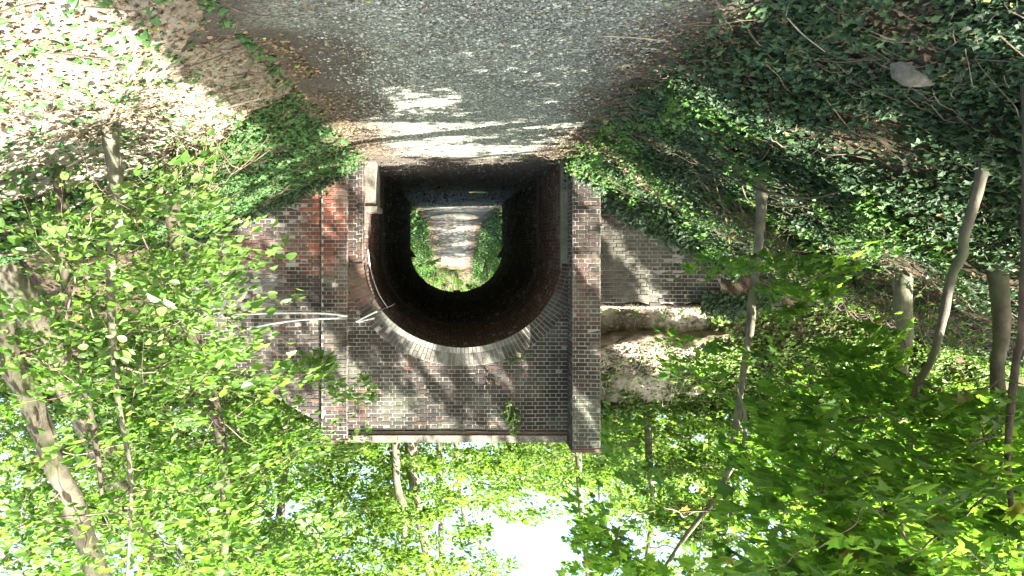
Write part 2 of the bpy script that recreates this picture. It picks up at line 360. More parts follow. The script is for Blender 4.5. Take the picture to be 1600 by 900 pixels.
def laybricks(mb, fmap, S0, S1, T0, T1, mask, seed=0, bl=.225, ch=.075, relief=.007, dark=1.0, redtest=True, jitter=.005, miss=.001, off=0.0):
    R = np.random.RandomState(seed); a=[];b=[];c=[];d=[]
    nC = int(math.ceil((T1-T0)/ch))
    for j in range(nC):
        pitch = bl if j % 2 == 0 else bl/2
        s = S0-(0 if j % 2 == 0 else bl/4)+off-bl
        ks = np.arange(s, S1, pitch); s0 = np.maximum(ks, S0); s1 = np.minimum(ks+pitch, S1)
        ok = s1-s0 > .03; s0, s1 = s0[ok], s1[ok]
        a.append(s0); b.append(s1); t0 = T0+j*ch; c.append(np.full(len(s0), t0)); d.append(np.full(len(s0), min(t0+ch, T1)))
    a, b, c, d = map(np.concatenate, (a, b, c, d))
    k = mask((a+b)/2, (c+d)/2) & (R.rand(len(a)) > miss) & (d-c > .02)
    a, b, c, d = a[k], b[k], c[k], d[k]; n = len(a)
    g = .0046; a = a+g+R.rand(n)*.002; b = b-g-R.rand(n)*.002; c = c+g+R.rand(n)*.002; d = d-g-R.rand(n)*.002
    rl = relief+jitter*(R.rand(n)-.5)*2; q = .003
    tl = (R.rand(n, 4)-.5)*.004
    S = np.stack([a, b, b, a, a+q, b-q, b-q, a+q], 1); T = np.stack([c, c, d, d, c+q, c+q, d-q, d-q], 1)
    T = T+np.concatenate([tl, tl], 1)*.6
    D = np.concatenate([np.full((n, 4), -.004), rl[:, None]+(R.rand(n, 4)-.5)*.004], 1)
    V = fmap(S.ravel(), T.ravel(), D.ravel())
    i = np.arange(n)[:, None]*8
    F = np.concatenate([i+[4,5,6,7], i+[0,1,5,4], i+[1,2,6,5], i+[2,3,7,6], i+[3,0,4,7]], 1).ravel()
    C = brick_cols(V.reshape(n, 8, 3)[:, 4, 0], V.reshape(n, 8, 3)[:, 4, 2], n, dark, redtest)
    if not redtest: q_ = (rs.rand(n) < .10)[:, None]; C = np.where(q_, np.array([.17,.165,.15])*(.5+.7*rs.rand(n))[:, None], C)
    mb.add(V, F, np.full(n*5, 4), np.repeat(C, 8, 0), 0)
def arch_z(x, k=0.0):
    """height of the intrados (grown by k) above x"""
    c = (XL+XR)/2; hw = (XR-XL)/2+k; u = np.clip((np.asarray(x)-c)/hw, -1, 1)
    return ZS+(ZC-ZS+k)*np.sqrt(1-u*u)
def arch_pt(th, k=0.0):
    c = (XL+XR)/2; return c+((XR-XL)/2+k)*np.cos(th), ZS+(ZC-ZS+k)*np.sin(th)
MOR = (.27,.262,.23); MORD = (.10,.095,.085)
def flat_front(y, sgn=-1):
    return lambda s, t, n: np.stack([s+.006*(vnoise(s*2.1, t*1.3, 4)-.5), np.full_like(s, y)+sgn*(n+.008*(vnoise(s*1.7, t*1.7, 9)-.5)), t+.022*(vnoise(s*.9, t*.8, 2)-.5)], 1)
def portal_face(name, y, sgn, parent, lx, rx, seed):
    mb = MB(); R = .36
    def mask(x, z):
        inside = (x > XL-.10) & (x < XR+.10) & (z < arch_z(x, .0)) 
        ring = (z > ZS+.10) & ((((x-(XL+XR)/2)/((XR-XL)/2+R-.05))**2+((z-ZS)/(ZC-ZS+R-.05))**2) < 1)
        return ~(inside | ring | ((x > XL-.10) & (x < XR+.10) & (z < ZS)))
    laybricks(mb, flat_front(y, sgn), lx, rx, -.15, TOP-.10, mask, seed)
    # mortar bed and body
    yb = y-sgn*.45
    def rect(x0, x1, z0, z1):
        mb.quad((x0,y,z0),(x1,y,z0),(x1,y,z1),(x0,y,z1), MOR, 1); mb.quad((x1,yb,z0),(x0,yb,z0),(x0,yb,z1),(x1,yb,z1), MORD, 1)
    rect(lx, XL, -.3, TOP-.1); rect(XR, rx, -.3, TOP-.1)
    xs = (XL+XR)/2+(XR-XL)/2*np.cos(np.linspace(np.pi, 0, 41))
    for a, b in zip(xs[:-1], xs[1:]):
        za, zb = float(arch_z(a)), float(arch_z(b))
        mb.quad((a,y,za),(b,y,zb),(b,y,TOP-.1),(a,y,TOP-.1), MOR, 1); mb.quad((b,yb,zb),(a,yb,za),(a,yb,TOP-.1),(b,yb,TOP-.1), MORD, 1)
    mb.quad((lx,y,TOP-.1),(rx,y,TOP-.1),(rx,yb,TOP-.1),(lx,yb,TOP-.1), MORD, 1)
    return mb.build(name, [M_brick, M_mortar], parent)
portal_face('portal_wall', YP, -1, bridge, -2.5, 2.0, 21)
portal_face('portal_wall', YE, 1, bridge, OXL, OXR, 22)
# arch ring: two rowlock orders of real bricks
def ring(y, sgn, parent, seed, th0=.06, th1=np.pi-.06):
    mb = MB(); R = np.random.RandomState(seed)
    L = 0; ths = np.linspace(th0, th1, 400); xx, zz = arch_pt(ths, .1); L = np.sum(np.hypot(np.diff(xx), np.diff(zz)))
    n = int(L/.076); tt = np.interp(np.linspace(0, 1, n+1), np.concatenate([[0], np.cumsum(np.hypot(np.diff(xx), np.diff(zz)))])/L, ths)
    for k in range(n):
        ta, tb = tt[k], tt[k+1]; dt = (tb-ta)*.09
        split = [(0.0,.108),(.118,.345)] if k % 2 else [(0.0,.108),(.118,.226),(.236,.345)]
        for (k0, k1) in split:
            if R.rand() < .02: continue
            pr = .030+.006*R.rand(); pts = []
            for (t_, kk) in ((ta+dt,k0),(tb-dt,k0),(tb-dt,k1),(ta+dt,k1)):
                x, z = arch_pt(t_, kk); pts.append((float(x), float(z)))
            V = [(x, y+sgn*-.02, z) for x, z in pts]+[(x, y+sgn*pr, z) for x, z in pts]
            c = brick_cols(np.array([pts[0][0]]), np.array([pts[0][1]]), 1, .85, True)[0]
            wh = np.exp(-((ta-1.35)/.55)**2)*(1 if k0 == 0 else .35)*(.4+.9*R.rand())
            c = c*(1-min(wh,1))+np.array([.30,.31,.27])*min(wh,1)
            mb.add(V, [4,5,6,7,0,1,5,4,1,2,6,5,2,3,7,6,3,0,4,7], [4]*5, c, 0)
        x, z = arch_pt(np.array([ta, tb, tb, ta]), np.array([-.0, -.0, .35, .35]))
        mb.add(np.stack([x, np.full(4, y+sgn*.022), z], 1), [0,1,2,3], [4], MOR, 1)
        # soffit edge of the ring's mortar
        x, z = arch_pt(np.array([ta, tb]), 0.0)
        mb.quad((x[0], y+sgn*.022, z[0]), (x[1], y+sgn*.022, z[1]), (x[1], y-sgn*.02, z[1]), (x[0], y-sgn*.02, z[0]), MOR, 1)
    return mb.build('arch_ring', [M_brick, M_mortar], parent)
ring(YP, -1, bridge, 4); ring(YE, 1, bridge, 5)
# vault: s runs round the section from the right floor over the crown to the left floor, t along the tunnel
ths = np.linspace(0, np.pi, 300)
def section(k):
    x, z = arch_pt(ths, -k); sx = np.concatenate([[XR-k], x, [XL+k]]); sz = np.concatenate([[-.25], z, [-.25]])
    s = np.concatenate([[0], np.cumsum(np.hypot(np.diff(sx), np.diff(sz)))]); return sx, sz, s
def vault_part(y0, y1, k, dark, seed, relief, jit, name='vault'):
    sx, sz, ss = section(k); L = ss[-1]
    dx, dz = np.gradient(sx, ss), np.gradient(sz, ss)
    def fmap(s, t, n):       # courses run along the tunnel: t is the position round the section
        x = np.interp(t, ss, sx); z = np.interp(t, ss, sz); ax = np.interp(t, ss, dx); az = np.interp(t, ss, dz)
        l = np.hypot(ax, az)+1e-9
        return np.stack([x-n*az/l, s, z+n*ax/l], 1)
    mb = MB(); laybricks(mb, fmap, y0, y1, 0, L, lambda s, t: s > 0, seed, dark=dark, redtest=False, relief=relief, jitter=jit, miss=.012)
    idx = np.unique(np.linspace(0, len(ss)-1, 80).astype(int))
    V = []; 
    for q in idx: V += [(sx[q], y0, sz[q]), (sx[q], y1, sz[q])]
    m_ = len(idx); F = [[2*q, 2*q+2, 2*q+3, 2*q+1] for q in range(m_-1)]
    mb.add(V, np.array(F), [4]*(m_-1), MORD, 1)
    # small step face towards the camera
    if k > 0:
        a = section(0)
        for q0, q1 in zip(idx[:-1], idx[1:]):
            mb.quad((a[0][q0], y0, a[1][q0]), (a[0][q1], y0, a[1][q1]), (sx[q1], y0, sz[q1]), (sx[q0], y0, sz[q0]), (.04,.036,.032), 1)
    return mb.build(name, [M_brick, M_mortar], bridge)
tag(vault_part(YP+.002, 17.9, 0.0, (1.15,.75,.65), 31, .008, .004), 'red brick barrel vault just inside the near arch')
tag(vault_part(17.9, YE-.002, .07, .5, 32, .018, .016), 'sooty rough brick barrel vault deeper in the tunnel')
# outer masonry sides and top of the vault, buried in the bank
mb = MB(); mb.box(OXL+.05, XL-.15, YP+.46, YE-.46, -.3, 4.6, MORD, 0); mb.box(XR+.15, OXR-.05, YP+.46, YE-.46, -.3, 4.6, MORD, 0); mb.box(XL-.149, XR+.149, YP+.46, YE-.46, ZC+.2, 4.6, MORD, 0)
mb.build('masonry_core', [M_mortar], bridge)
# piers
def pier(x0, x1, yf, yb, z1, seed, label):
    mb = MB(); m1 = lambda a, b: a > -1e9
    laybricks(mb, flat_front(yf, -1), x0, x1, -.15, z1-.02, m1, seed)
    laybricks(mb, lambda s, t, n: np.stack([np.full_like(s, x0)-n, s, t], 1), yf, yb, -.15, z1-.02, m1, seed+1, redtest=False)
    laybricks(mb, lambda s, t, n: np.stack([np.full_like(s, x1)+n, s, t], 1), yf, yb, -.15, z1-.02, m1, seed+2, redtest=False)
    mb.box(x0, x1, yf, yb, -.3, z1-.015, MOR, 1)
    mb.box(x0-.02, x1+.02, yf-.02, yb+.02, z1-.012, z1+.05, (.12,.07,.055), 0)
    o = mb.build('pier', [M_brick, M_mortar], bridge); o['label'] = label
pier(-2.72, -2.22, 13.72, 14.75, 5.33, 41, 'tall dark brick pier standing forward of the arch')
pier(1.94, 2.42, 14.165, 14.75, 5.28, 44, 'shallow brick pier with orange bricks low down')
# wing walls
def wing(x0, x1, y, topf, seed, stone=False):
    mb = MB()
    laybricks(mb, flat_front(y, -1), x0, x1, -.15, 5.0, lambda x, z: z < topf(x)-.02+.05*(vnoise(x*5, z*0)-.5) , seed, jitter=.007, miss=.002)
    n = 60; xs = np.linspace(x0, x1, n+1)
    for a, b in zip(xs[:-1], xs[1:]):
        za, zb = topf(a)-.03, topf(b)-.03
        V = [(a,y,-.3),(b,y,-.3),(b,y,zb),(a,y,za),(a,y+.36,-.3),(b,y+.36,-.3),(b,y+.36,zb),(a,y+.36,za)]
        mb.add(V, [0,1,2,3, 5,4,7,6, 3,2,6,7], [4]*3, (.24,.23,.20), 1)
    return mb.build('wing_wall', [M_brick, M_mortar], bridge)
tag(wing(2.42, WRX, 14.22, lambda x: wing_r(np.asarray(x))+.02, 51), 'brick wing wall with sloping top, orange and lime-bloomed in patches')
wl = wing(WLX, -2.72, 14.26, lambda x: 2.74+.05*np.sin(np.asarray(x)*3.1)*np.sin(np.asarray(x)*7.7), 53); tag(wl, 'low broken brick wing wall stained with pale lime')
# parapet coping and string course
mb = MB(); x = -2.2; R = np.random.RandomState(3)
while x < 1.92:
    ww = min(.42+.1*R.rand(), 1.93-x); e = .004*R.rand(); mb.box(x+.003, x+ww-.003, YP-.07-e, YP+.5, TOP-.10, TOP+.03+e); x += ww
mb.build('coping', [M_stone], bridge)
mb = MB(); mb.box(-2.215, 1.935, YP-.035, YP+.01, TOP-.165, TOP-.105, (.10,.07,.055)); mb.build('string_course', [M_brick], bridge)
mb = MB(); mb.box(OXL, OXR, YE-.4, YE+.06, TOP-.1, TOP+.02); mb.build('coping', [M_stone], bridge)
# jamb details
mb = MB(); mb.box(XR-.20, XR+.02, 14.62, 15.6, -.1, .86); mb.box(XR-.24, XR+.02, 14.58, 15.64, .86, .96); mb.build('plinth', [M_stone], bridge)
mb = MB(); mb.box(XL-.115, XL+.02, YP-.03, YP+.16, .55, 2.25); mb.box(XL-.115, XL-.075, YP-.03, YP+.16, -.1, .549); mb.box(XL-.03, XL+.02, YP-.03, YP+.16, -.1, .549); mb.box(XL-.075, XL-.03, YP+.10, YP+.16, -.1, .549)
o = mb.build('jamb', [M_render], bridge); o['label'] = 'pale smooth cement jamb with a narrow slot at its foot'
mb = MB(); laybricks(mb, flat_front(YP, -1), XR, XR+.11, -.1, ZS+.09, lambda a, b: a > -9, 88, redtest=True); mb.build('brick_jamb', [M_brick], bridge); mb = MB(); laybricks(mb, flat_front(YP, -1), XL-.11, XL, -.1, ZS+.09, lambda a, b: a > -9, 89, redtest=True)
mb.build('brick_jamb', [M_brick], bridge)
for sx in (1, -1):   # wedge corbels by the far arch
    xx = XR-.07 if sx > 0 else XL+.07; mb = MB()
    V = [(xx,YE-.5,1.75),(xx,YE-.1,1.75),(xx,YE-.1,2.10),(xx,YE-.5,2.10),(xx-sx*.02,YE-.5,1.75),(xx-sx*.02,YE-.1,1.75),(xx-sx*.24,YE-.1,2.10),(xx-sx*.24,YE-.5,2.10)]
    mb.add(V, [0,1,2,3, 4,7,6,5, 0,4,5,1, 3,2,6,7, 0,3,7,4, 1,5,6,2], [4]*6); mb.build('corbel', [M_stone], bridge)
mb = MB(); mb.box(-.37, -.10, YE-.6, YE-.2, ZC-.17, ZC-.03); mb.build('bracket', [M_stone], bridge)

# ---------------------------------------------------------------- leaves
def halfleaf(pts):
    """pts: outline of the right half from base to tip; mirrored; two slightly folded halves"""
    pts = np.array(pts, float); n = len(pts)
    fold = .22*np.abs(pts[:, 0])-.28*(pts[:, 1]-.3)**2
    Rv = np.column_stack([pts[:, 0], pts[:, 1], fold]); Lv = Rv.copy()[1:-1]; Lv[:, 0] *= -1
    V = np.concatenate([Rv, Lv]); fr = list(range(n)); fl = [0]+[n+k for k in range(n-2)]+[n-1]
    return V-np.array([0, .0, 0]), [fr, fl[::-1]]
T_beech = halfleaf([(0,0),(.26,.22),(.32,.5),(.20,.8),(0,1)])
T_ivy = halfleaf([(0,.05),(.34,-.08),(.36,.18),(.52,.42),(.24,.55),(0,1)])
T_maple = halfleaf([(0,0),(.30,-.10),(.26,.10),(.62,.22),(.36,.36),(.52,.74),(.20,.62),(0,1.05)])
T_simple = halfleaf([(0,0),(.34,.35),(.26,.72),(0,1)])
def leaves(mb, T, pos_, dirs, nrm, size, cols):
    V0, Fs = T; n = len(pos_)
    d = dirs/(np.linalg.norm(dirs, axis=1)[:, None]+1e-9); nr = nrm-np.sum(nrm*d, 1)[:, None]*d; nr /= np.linalg.norm(nr, axis=1)[:, None]+1e-9
    s = np.cross(d, nr); wv = (.72+.45*rs.rand(n))[:, None, None]; cv = (.2+1.5*rs.rand(n))[:, None, None]
    V = pos_[:, None]+size[:, None, None]*(V0[None, :, 0, None]*wv*s[:, None]+V0[None, :, 1, None]*d[:, None]+V0[None, :, 2, None]*cv*nr[:, None])
    k = len(V0); fl = np.concatenate([np.array(f) for f in Fs]); cn = np.array([len(f) for f in Fs])
    L = (np.arange(n)[:, None]*k+fl[None]).ravel()
    mb.add(V.reshape(-1, 3), L, np.tile(cn, n), np.repeat(cols, k, 0), 0)
def leafcols(n, a, b, R=rs, yellow=.03):
    u = R.rand(n)[:, None]; c = np.array(a)*(1-u)+np.array(b)*u
    yl = R.rand(n) < yellow; c[yl] = np.array([.12,.125,.04]); return c*(.8+.4*R.rand(n))[:, None]
G_beech = ((.055,.12,.022), (.145,.225,.065)); G_maple = ((.045,.12,.020), (.105,.205,.038)); G_ivy = ((.018,.040,.018), (.040,.078,.030)); G_light = ((.07,.13,.028),(.15,.215,.05))
def spray(mb, o, d, length, width, n, T, size, g, droop=.25, seed=None, thick=.10, upj=.35, yellow=.02):
    """a flat leafy fan of twigs starting at o going along d"""
    d = np.array(d, float); d /= np.linalg.norm(d)+1e-9; side = np.cross(d, [0, 0, 1.]); side /= np.linalg.norm(side)+1e-9; up = np.cross(side, d)
    u = rs.rand(n)**.8; k = rs.choice([-1, 1], n)*rs.rand(n)*(np.sin(np.clip(u, 0, 1)*np.pi*.85+.25))*width
    p = o+length*u[:, None]*d+k[:, None]*side+(rs.randn(n)*thick*.5-droop*length*u*u)[:, None]*np.array([0, 0, 1.])
    kk = keep(p, True) if o[1] < 14.5 else np.ones(n, bool); p = p[kk]; k = k[kk]; n = len(p)
    if n == 0: return
    ld = d*(.5+rs.rand(n))[:, None]+side*(np.sign(k)*(.4+.7*rs.rand(n)))[:, None]+np.array([0, 0, 1])*(-.25+rs.randn(n)*.22)[:, None]
    nr = up+rs.randn(n, 3)*upj
    leaves(mb, T, p, ld, nr, size*(.6+.6*rs.rand(n)), leafcols(n, *g, yellow=yellow))

def ray_to_wall(p): t = (14.2-p[:, 1])/(-SUN[1]); return p[:, 0]-SUN[0]*t, p[:, 2]-SUN[2]*t
def keep(p, own=False):  # drops leaves along sun rays so that chosen spots stay sunlit
    n = len(p); kp = np.full(n, .0)
    xw, zw = ray_to_wall(p); t = (p[:, 2]-.3)/SUN[2]; xg = p[:, 0]-SUN[0]*t; yg = p[:, 1]-SUN[1]*t
    prob = np.ones(n)
    onwall = (zw > .2) & (xw > -5.5) & (xw < 4.5) & (zw < 5.8)
    # streaks on the brickwork follow the slope of the sun
    st = fbm((xw*.8+zw*.6)*2.6, (zw*.8-xw*.6)*.8, 3.1, 3)
    prob = np.where(onwall & (st > .58), .0, prob)
    def ell(cx, cz, a, b, pr=.02):
        nonlocal prob
        u = (xw-cx)*.8+(zw-cz)*.6; v = (zw-cz)*.8-(xw-cx)*.6
        prob = np.where(onwall & ((u/a)**2+(v/b)**2 < 1), pr, prob)
    ell(.15, 4.15, .2, .42); ell(-1.05, 4.25, .17, .33); ell(.95, 5.0, .36, .55); ell(1.75, 4.9, .5, .85); ell(.6, 4.3, .12, .5); ell(-.3, 4.75, .1, .4); ell(-1.45, 3.9, .1, .2); ell(.75, 3.75, .25, .16)
    ell(-2.55, 1.9, .25, .6); ell(-2.6, 4.9, .2, .5); ell(2.0, 4.0, .12, .6); ell(2.3, 1.3, .25, .4, .4); ell(1.8, 1.2, .12, .8, .3)
    # ledge and eroded bank above the low wing wall
    zl = (p[:, 2]-3.0)/SUN[2]; xl = p[:, 0]-SUN[0]*zl; yl = p[:, 1]-SUN[1]*zl
    nn = fbm(xl*1.4, yl*1.4, 6, 3)
    prob = np.where((xl > -5.6) & (xl < -2.8) & (yl > 14.1) & (yl < 16.9) & (nn > .43), .02, prob)
    # ground: sunlit side of the hollow, patches on the path
    g = (zw < .3) | (yg < 14.2)
    ng = fbm(xg*.8, yg*1.9, 7.7, 3)
    prob = np.where(g & (xg > 1.7+.5*fbm(yg, xg*.5, 1)+.10*np.maximum(0, yg-7)) & (yg > 2.5) & (yg < 9.8), .03, prob)
    prob = np.where(g & (xg > -2.0) & (xg < 1.6) & (yg > 9.6) & (yg < 13.2) & (ng > .40), .02, prob)
    prob = np.where(g & (xg > 1.6) & (yg >= 9.8) & (yg < 14) & (fbm(xg*.9, yg*1.3, 5, 3) > .50), .02, prob)
    prob = np.where(g & (xg < -2) & (fbm(xg*1.0, yg*1.0, 2, 3) > .60), .05, prob)
    if own: return rs.rand(n) < np.where(prob < .1, np.where((xg > 1.7) & (yg < 9.8), .30, .05), 1)
    # the beech sprays in the sun
    for Yc, zc in ((6.5, 2.6), (7.5, 3.6), (8.5, 4.6), (7, 1.8), (9.5, 3.2)):
        tt = (p[:, 2]-zc)/SUN[2]; xx = p[:, 0]-SUN[0]*tt; yy = p[:, 1]-SUN[1]*tt
        prob = np.where((tt > 0) & (xx > 2.0) & (xx < 5.8) & (np.abs(yy-Yc) < 1.5) & (fbm(xx*.9, yy*.9, zc, 2) > .34), .02, prob)
    for Yc, zc in ((8, 2.4), (8.5, 3.6), (6.5, 3.0), (5.2, 3.0), (9.5, 4.5), (11, 5)):
        tt = (p[:, 2]-zc)/SUN[2]; xx = p[:, 0]-SUN[0]*tt; yy = p[:, 1]-SUN[1]*tt
        prob = np.where((tt > 0) & (xx > -6.5) & (xx < -1.6) & (np.abs(yy-Yc) < 1.2) & (fbm(xx*1.1, yy*1.1, zc, 2) > .38), .02, prob)
    return rs.rand(n) < prob
def grow(br, dens, anchors, r0, slen):
    """branches that fork: each new bough leaves the nearest bough already grown"""
    A = [np.asarray(a, float) for a in anchors]
    if not A: return []
    dist = [np.min(np.linalg.norm(dens[len(dens)//6:]-a, axis=1)) for a in A]; order = np.argsort(dist)
    pos_ = [d for d in dens[len(dens)//6:]]; cost = [0.0]*len(pos_); par = [-1]*len(pos_); nb = len(pos_)
    for i in order:
        a = A[i]; pp = np.array(pos_); dd = np.linalg.norm(pp-a, axis=1); hz = np.hypot(pp[:, 0]-a[0], pp[:, 1]-a[1])
        sc_ = dd+.25*np.array(cost)+.9*np.maximum(0, (pp[:, 2]-a[2])+.15*hz)
        j = int(np.argmin(sc_)); pos_.append(a); cost.append(cost[j]+dd[j]); par.append(j)
    kids = np.ones(len(pos_))
    for i in range(len(pos_)-1, nb-1, -1):
        if par[i] >= nb: kids[par[i]] += kids[i]
    out = []
    for i in range(nb, len(pos_)):
        a = pos_[i]; q = pos_[par[i]]; v = a-q; L = np.linalg.norm(v)+1e-9; ra = r0*kids[i]**.55+r0*.6
        m1 = q+v*.33+rs.randn(3)*.05*L; m2 = q+v*.68+rs.randn(3)*.05*L
        br.tube([q, m1, m2, a], [ra*1.15, ra, ra*.9, ra*.7 if kids[i] > 1 else ra*.4], 5, res=3)
        dn = v/L
        if kids[i] == 1: br.tube([a, a+dn*slen*.4+[0, 0, -.03], a+dn*slen*.8+[0, 0, -.12*slen]], [ra*.4, ra*.3, .001], 4, res=2)
        sd = np.cross(dn, [0, 0, 1.]); sd /= np.linalg.norm(sd)+1e-9
        for s_ in (-1, 1): br.tube([a, a+(dn*.5+sd*s_*.5)*slen*.5, a+(dn*.9+sd*s_*.75)*slen*.7+np.array([0, 0, -.06*slen])], [r0*.8, r0*.6, r0*.25], 3, res=2, cap=False)
        out.append((a, dn, ra))
    return out
def wob(tr, rad):
    """small kinks and swellings along a trunk"""
    t_ = np.linspace(0, len(tr)-1, (len(tr)-1)*4+1); i0 = np.minimum(t_.astype(int), len(tr)-2); f = (t_-i0)[:, None]
    p0 = tr[np.maximum(i0-1, 0)]; p1 = tr[i0]; p2 = tr[i0+1]; p3 = tr[np.minimum(i0+2, len(tr)-1)]
    q = .5*((2*p1)+(-p0+p2)*f+(2*p0-5*p1+4*p2-p3)*f*f+(-p0+3*p1-3*p2+p3)*f**3)
    r = np.interp(t_, np.arange(len(tr)), rad)*(1+.8*np.exp(-t_*4.5)); sd = abs(tr[0][0]*7)
    q[1:-1, 0] += (vnoise(t_[1:-1]*1.9, sd)-.5)*.45*r[1:-1]*1.6; q[1:-1, 1] += (vnoise(t_[1:-1]*1.9, sd+9)-.5)*.45*r[1:-1]*1.6
    return q, r*(1+.28*(vnoise(t_*1.6, sd+3)-.5))
def make_tree(name, label, cat, group, trunk, rad, anchors, T, size, g, lm, bark, nleaf=70, slen=.8, swid=.35, part='crown', sides=10, limb=.25, twig=True, droop=.2, jit=.10, forks=(), twig_r=.0022, upj=.38):
    trunk = np.asarray(trunk, float); base = trunk[0].copy()
    root = thing(name, base, label, cat, group)
    mb = MB(); mb.tube(wob(trunk, rad)[0], wob(trunk, rad)[1], sides, res=3, jit=jit*1.3)
    for f_pts, f_r in forks: mb.tube(f_pts, f_r, 6, res=4)
    dens = np.concatenate([np.linspace(trunk[i], trunk[i+1], 12) for i in range(len(trunk)-1)]); dr = np.concatenate([np.linspace(rad[i], rad[i+1], 12) for i in range(len(trunk)-1)])
    br = MB(); lv = MB(); has = len(anchors) > 0
    for q, dn, r_ in grow(br, dens, anchors, twig_r, slen):
        d = dn.copy(); d[2] *= .35; d[:2] += rs.randn(2)*.35
        spray(lv, q-.25*slen*d/(np.linalg.norm(d)+1e-9), d, slen*(.7+.6*rs.rand()), swid*(.7+.6*rs.rand()), int(nleaf*(.6+.8*rs.rand())), T, size, g, droop, upj=upj)
    mb.build('trunk', [bark], root, smooth=True)
    if has: br.build('branches', [M_twig], root, smooth=True)
    if lv.n: lv.build(part, [lm], root)
    return root
def region(n, x0, x1, y0, y1, Y0, Y1, cond=None):
    """points in a block of woodland, given by view directions and real depths"""
    out = []
    while len(out) < n:
        a, b, Y = x0+(x1-x0)*rs.rand(), y0+(y1-y0)*rs.rand(), Y0+(Y1-Y0)*rs.rand()
        if cond is None or cond(a, b): out.append(P(a, b, Y))
    return out
def PP(*l): return [P(*q) for q in l]

# near, photo-left: beeches in the sun
def c1(a, b):
    # keep the wall, the bank and the thick trunk in view
    if abs(a-np.interp(b, [540,655,725,795,890], [12,58,90,118,148])) < 42 and rs.rand() < .7: return False
    if b < 330 and a > 250: return False
    lim = np.interp(b, [250, 300, 360, 430, 520, 600, 700, 900], [200, 240, 300, 330, 330, 360, 520, 560])
    return a < lim and rs.rand() < .25+.75*(fbm(a/90., b/60., 1.3) > .47)
base = P(-70, 320, 6.7); base[2] = H(base[0], base[1])-.1
make_tree('beech_tree', 'leaning beech with a thick smooth grey-brown curved trunk, at the sunlit edge of the wood', 'tree', 'beeches on the sunlit bank',
    [base]+PP((-30,430,6.7),(12,540,6.7),(58,655,6.6),(90,725,6.5),(118,795,6.5),(148,890,6.4),(185,1040,6.4),(200,1300,6.6),(160,1700,7),(180,2100,7.4)), [.13,.12,.108,.10,.10,.092,.088,.085,.075,.06,.03],
    region(150, -150, 330, 300, 930, 5.2, 8.6, c1), T_beech, .098, G_beech, M_beech, M_bark, 120, .75, .32, upj=.75)
base = P(175, 205, 6.6); base[2] = H(base[0], base[1])-.1
make_tree('beech_sapling', 'slim straight sapling blown white by the sun, rising from the bright bare bank', 'tree', 'beeches on the sunlit bank',
    [base]+PP((178,270,6.6),(181,340,6.6),(172,440,6.6),(180,600,6.5),(205,760,6.4),(190,1000,6.4)), [.075,.062,.052,.038,.026,.018,.01],
    region(90, 0, 420, 320, 930, 5.6, 8.6, c1), T_beech, .08, G_beech, M_beech, M_barkpale, 110, .7, .3, sides=8, upj=.75)
base = P(262, 285, 9.4); base[2] = H(base[0], base[1])-.1
make_tree('mossy_tree', 'mossy brown tree with a crooked trunk on the ivy bank beside the wing wall', 'tree', 'beeches on the sunlit bank',
    [base]+PP((268,330,9.4),(274,400,9.4),(300,500,9.3),(322,590,9.3),(345,700,9.2),(352,820,9.2),(340,1000,9.2),(350,1300,9.2)), [.12,.10,.09,.08,.075,.07,.06,.045,.02],
    region(150, 120, 520, 400, 930, 8.0, 11.5, lambda a, b: a < np.interp(b, [330,420,560,620,700,900],[290,330,350,420,520,560]) and rs.rand() < .3+.7*(fbm(a/80., b/50., 4.3) > .47)), T_beech, .085, G_beech, M_beech, M_barkdark, 115, .8, .35, upj=.75)
# reaching sprays over the wing wall (upper beech branches)
b0 = P(120, 540, 7.5)
make_tree('beech_sapling', 'leafy beech sapling whose long sprays reach in front of the brick wing wall', 'tree', 'beeches on the sunlit bank',
    [np.array([P(90,300,7.5)[0], 7.5, H(P(90,300,7.5)[0], 7.5)-.1])]+PP((100,420,7.5),(120,560,7.5),(150,700,7.5),(170,900,7.5)), [.05,.045,.035,.03,.01],
    PP((350,415,7.6),(300,400,7.4),(380,520,7.8),(330,480,7.6),(360,540,7.9),(280,460,7.2),(300,360,7.4),(410,455,7.7),(260,520,7.3),(230,440,7.0),(370,650,7.8),(440,600,8),(300,610,7.7),(480,585,8.2),(530,620,8.4),(500,600,8.3),(250,380,7.1)),
    T_beech, .10, G_beech, M_beech, M_barkdark, 85, .7, .24, sides=7, droop=.1, upj=.7)
# near, photo-right: maples in the shade
def c2(a, b):
    if abs(a-np.interp(b, [300,460,545,640,700,765,825,900], [1190,1178,1168,1154,1144,1125,1080,1030])) < 24 and rs.rand() < .85: return False
    lim = np.interp(b, [380, 430, 500, 600, 640, 700, 760, 900], [1190, 1100, 1070, 1120, 1150, 1110, 1000, 930]); hi = np.interp(b, [380, 480, 600, 660], [1260, 1290, 1370, 1700])
    return lim < a < hi and rs.rand() < .15+.85*(fbm(a/70., b/34., 8.3) > .47)
base = P(1190, 300, 8.98); base[2] = H(base[0], base[1])-.1
fk = (PP((1136,745,8.6),(1160,700,8.6),(1164,650,8.55),(1150,600,8.5)), [.02,.022,.02,.01])
make_tree('maple_sapling', 'slender pale maple sapling curving up past the right end of the low wing wall', 'tree', 'maples on the shady bank',
    [base]+PP((1186,370,8.95),(1178,460,8.9),(1168,545,8.8),(1154,640,8.7),(1144,700,8.6),(1125,765,8.5),(1080,825,8.3),(1030,900,8.1),(960,1010,7.9)), [.06,.05,.046,.042,.04,.036,.032,.026,.02,.008],
    region(95, 950, 1330, 400, 930, 6.8, 9.6, c2), T_maple, .115, G_maple, M_maple, M_barkpale, 48, .75, .40, sides=8, forks=[fk])
base = P(1545, 268, 5.4); base[2] = H(base[0], base[1])-.08
